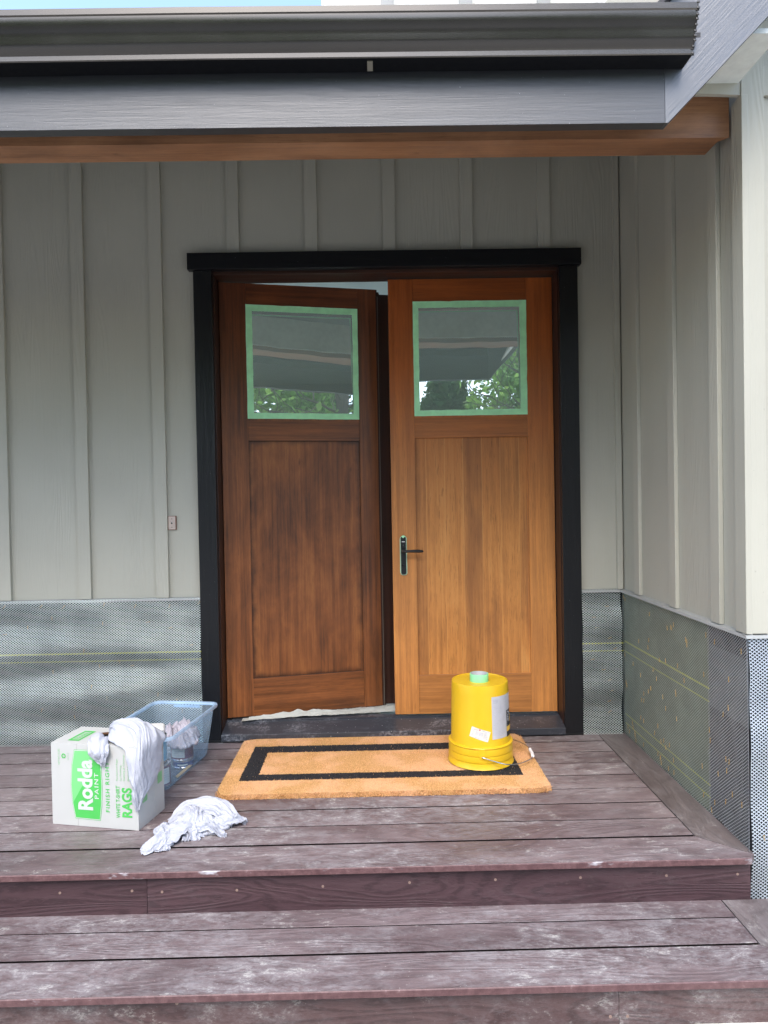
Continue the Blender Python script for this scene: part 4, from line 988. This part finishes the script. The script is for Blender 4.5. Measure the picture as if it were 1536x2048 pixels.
# ears, bail wire and grip
def ear(t_): 
    m = MB(); P = [(-.017, .034), (.017, .034), (.017, .088), (-.017, .088)]
    def at(u, z, off): r_ = .1485+off; return (r_*cos(t_+u/r_), r_*sin(t_+u/r_), z)
    m.grid(8, 4, lambda a, b_: at(-.0145+.029*a, .062+.034*b_, .0022))
    for s_ in (-1, 1): m.grid(2, 4, lambda a, b_: at(s_*.0145, .062+.034*b_, -.010+.0122*a))
    m.grid(8, 2, lambda a, b_: at(-.0145+.029*a, .062, -.010+.0122*b_))
    n = 18; V = [at(.011*cos(2*pi*i/n), .061+.011*sin(2*pi*i/n), .0030) for i in range(n)]+[at(.012*cos(2*pi*i/n), .061+.012*sin(2*pi*i/n), -.008) for i in range(n)]
    m.add(V, [tuple(range(n))]+[(i, (i+1) % n, n+(i+1) % n, n+i) for i in range(n)]); return m
T1 = R(-96); T2 = T1+pi
for t_ in (T1, T2): ear(t_).build('ear', M_yel, bk)
P1 = Vector((.153*cos(T1), .153*sin(T1), .061)); P2 = Vector((.153*cos(T2), .153*sin(T2), .061))
gr = Vector((.232, .020, .020)); ps = []
ctl = [P1, P1+Vector((.012, -.006, -.002)), Vector((.045, -.160, .043)), Vector((.100, -.150, .026)), Vector((.160, -.112, .016)), Vector((.215, -.062, .014)), Vector((.236, -.030, .016)), Vector((.240, .025, .020)), Vector((.232, .072, .030)), Vector((.190, .112, .042)), Vector((.120, .145, .054)), P2+Vector((.02, .004, 0)), P2]
for i in range(len(ctl)-1):
    p0, p1, p2, p3 = ctl[max(i-1, 0)], ctl[i], ctl[i+1], ctl[min(i+2, len(ctl)-1)]
    for j in range(6):
        u = j/6; ps.append(.5*((2*p1)+(p2-p0)*u+(2*p0-5*p1+4*p2-p3)*u*u+(3*p1-p0-3*p2+p3)*u**3))
ps.append(P2)
bl_ = MB().tube(ps, .0024, 8).build('bail_wire', M_wire, bk)
gi = [i for i, p in enumerate(ps) if p.x > .2365 and -.035 < p.y < .06]
gp = [ps[i] for i in gi]; gp = [gp[0], gp[len(gp)//2], gp[-1]]
gp = [Vector((.2365, -.030, .019)), Vector((.2405, .000, .020)), Vector((.2390, .042, .024))]
MB().tube(gp, .0075, 12).build('grip', plain('grip_white', (.78,.77,.78), .4), bl_)

tr_ = empty('tape_roll', (BX-.004, BY-.015, ZM+HB-.0035), 0, label='roll of light green masking tape lying flat on the upturned bucket', cat='tape roll'); tr_['local'] = 1
MB().lathe([(.0385, 0), (.0425, 0), (.0428, .001), (.0428, .035), (.0425, .036), (.0385, .036)], n=56).build('tape', M_tape2, tr_)
MB().lathe([(.0384, .001), (.0384, .0365), (.0366, .0365), (.0364, .035), (.0364, 0.001)], n=56).build('core', M_label, tr_)
cp = MB()
for i in range(5): 
    t0 = R(62-i*7); cp.grid(2, 2, lambda a, b_: (.0360*cos(t0+R(3)*a), .0360*sin(t0+R(3)*a), .018+.009*b_))
cp.build('core_print', M_grey, tr_, fixn=False)
# ================================================================ trees across the yard (seen mirrored in the door glass)
M_bark = plain('bark', (.10, .075, .055), .9, var=.4, sc=8)
def leafm(name, c):
    g = G(name); i = g.island(); c_ = g.mix(i, tuple(x*.6 for x in c), tuple(x*1.4 for x in c)); g.set(c_, .6, spec=.3)
    tl = g.n('BsdfTranslucent'); g.l(c_, tl.inputs[0]); mx = g.n('MixShader'); mx.inputs[0].default_value = .45
    g.l(g.b.outputs[0], mx.inputs[1]); g.l(tl.outputs[0], mx.inputs[2]); g.l(mx.outputs[0], g.out.inputs['Surface']); return g.m
M_lf1 = leafm('evergreen_leaf', (.075, .15, .045)); M_lf2 = leafm('bright_leaf', (.24, .42, .09))
def tree(name, label, x, y, h, cr, kind, seed, m, nleaf=7000, z0=-.31, group='trees across the yard'):
    t_ = empty(name, (x, y, z0), 0, label=label, cat='tree', group=group); t_['local'] = 1
    random.seed(seed); tk = MB(); tips = []
    tk.tube([(.04*sin(i+seed), .04*cos(i*1.3), h*.92*i/8) for i in range(9)], .1, 8, rad=[h*.028*(1-.88*i/8)+.01 for i in range(9)])
    nb = 46 if kind != 'bare' else 60
    for i in range(nb):
        f = .16+.8*random.random(); a = random.random()*6.283; z = h*.92*f
        L = cr*((1-f)*1.15+.12) if kind == 'conifer' else cr*math.sqrt(max(.05, 1-((f-.55)/.5)**2))*random.uniform(.7, 1.05)
        up_ = -.12 if kind == 'conifer' else random.uniform(.2, .8)
        P = [Vector((0, 0, z))+Vector((cos(a), sin(a), up_*s_))*L*s_ + Vector((random.uniform(-.1, .1), random.uniform(-.1, .1), random.uniform(-.1, .1)))*s_ for s_ in (0, .35, .7, 1)]
        tk.tube(P, .02, 5, rad=[.012*h*.25, .02, .012, .005]); tips.append(P)
        if kind == 'bare':
            for k_ in range(5):
                q_ = P[1].lerp(P[3], random.random()); dd = Vector((random.uniform(-1, 1), random.uniform(-1, 1), random.uniform(-.2, 1))).normalized()*L*.45
                tk.tube([q_, q_+dd*.5, q_+dd+Vector((0, 0, .1))], .01, 4, rad=[.014, .009, .004])
    tk.build('trunk', M_bark, t_)
    if nleaf:
        V = []; F = []
        for i in range(nleaf):
            if kind == 'leafy' and i % 5:
                while True:
                    v_ = Vector([random.uniform(-1, 1) for _ in range(3)])
                    if v_.length < 1 and noise.noise(v_*2.3+Vector((seed, 0, 0))) > -.12: break
                p = Vector((v_.x*cr, v_.y*cr, h*.56+v_.z*h*.42))
            P = random.choice(tips); s_ = random.random()**.6; p = p if kind == 'leafy' and i % 5 else P[0].lerp(P[3], s_) + Vector([random.gauss(0, .12*cr*.6) for _ in range(3)])
            e1 = Vector([random.gauss(0, 1) for _ in range(3)]).normalized(); e2 = e1.orthogonal(); e2.rotate(Matrix.Rotation(random.random()*6.28, 3, e1)); z_ = random.uniform(.05, .12)
            n = len(V); V += [tuple(p-e1*z_), tuple(p+e2*z_*.45), tuple(p+e1*z_), tuple(p-e2*z_*.45)]; F.append((n, n+1, n+2, n+3))
        MB().add(V, F).build('crown', m, t_, fixn=False)
tree('conifer_tree', 'tall dark conifer across the yard, left of the others in the door glass', -7.5, -20, 12.5, 3.2, 'conifer', 1, M_lf1, 24000)
tree('leafy_tree', 'bright green leafy tree across the yard behind the camera', -3.6, -17, 9.0, 3.2, 'leafy', 2, M_lf2, 24000)
tree('conifer_tree', 'broad conifer facing the doors across the yard', 2.5, -19.5, 9.0, 2.4, 'conifer', 3, M_lf1, 24000)
tree('leafy_tree', 'dense green tree beside the broad conifer across the yard', 4.9, -17.5, 8.8, 2.3, 'leafy', 4, M_lf2, 24000)
tree('bare_tree', 'nearly bare branching tree across the yard to the right', 4.9, -12.5, 12.5, 3.8, 'bare', 5, M_lf2, 500)
tree('leafy_tree', 'low bushy tree at the far right of the yard', 8.8, -20, 7.4, 2.8, 'leafy', 6, M_lf2, 6000)
tree('leafy_tree', 'wide leafy tree at the far left of the yard', -12, -19, 9.5, 3.8, 'leafy', 7, M_lf1, 24000)
tree('leafy_tree', 'shrubby low tree between the bright tree and the broad conifer', -1.2, -22, 8.0, 3.0, 'leafy', 8, M_lf1, 20000)
tree('leafy_tree', 'sunlit fresh green tree seen in the ajar leaf glass', -6.3, -16, 8.0, 3.0, 'leafy', 9, M_lf2, 28000)
tree('conifer_tree', 'dark fir behind the sunlit fresh green tree', -9.6, -17, 11, 3.2, 'conifer', 10, M_lf1, 24000)
hd = MB(); random.seed(11)
V = []; F = []
for i in range(30000):
    x = random.uniform(-22, 20); z = -.3+3.0*random.random()**.8; y = -24+random.gauss(0, .5)
    e1 = Vector([random.gauss(0, 1) for _ in range(3)]).normalized(); e2 = e1.orthogonal(); z_ = random.uniform(.08, .2)
    p = Vector((x, y, z)); n = len(V); V += [tuple(p-e1*z_), tuple(p+e2*z_*.5), tuple(p+e1*z_), tuple(p-e2*z_*.5)]; F.append((n, n+1, n+2, n+3))
tag(MB().add(V, F).build('hedge', M_lf1, fixn=False), 'long green hedge closing the far side of the yard', 'hedge')
tree('conifer_tree', 'dark fir to the right of the bright leafy tree across the yard', 7.0, -18.5, 11, 3.0, 'conifer', 12, M_lf1, 26000)
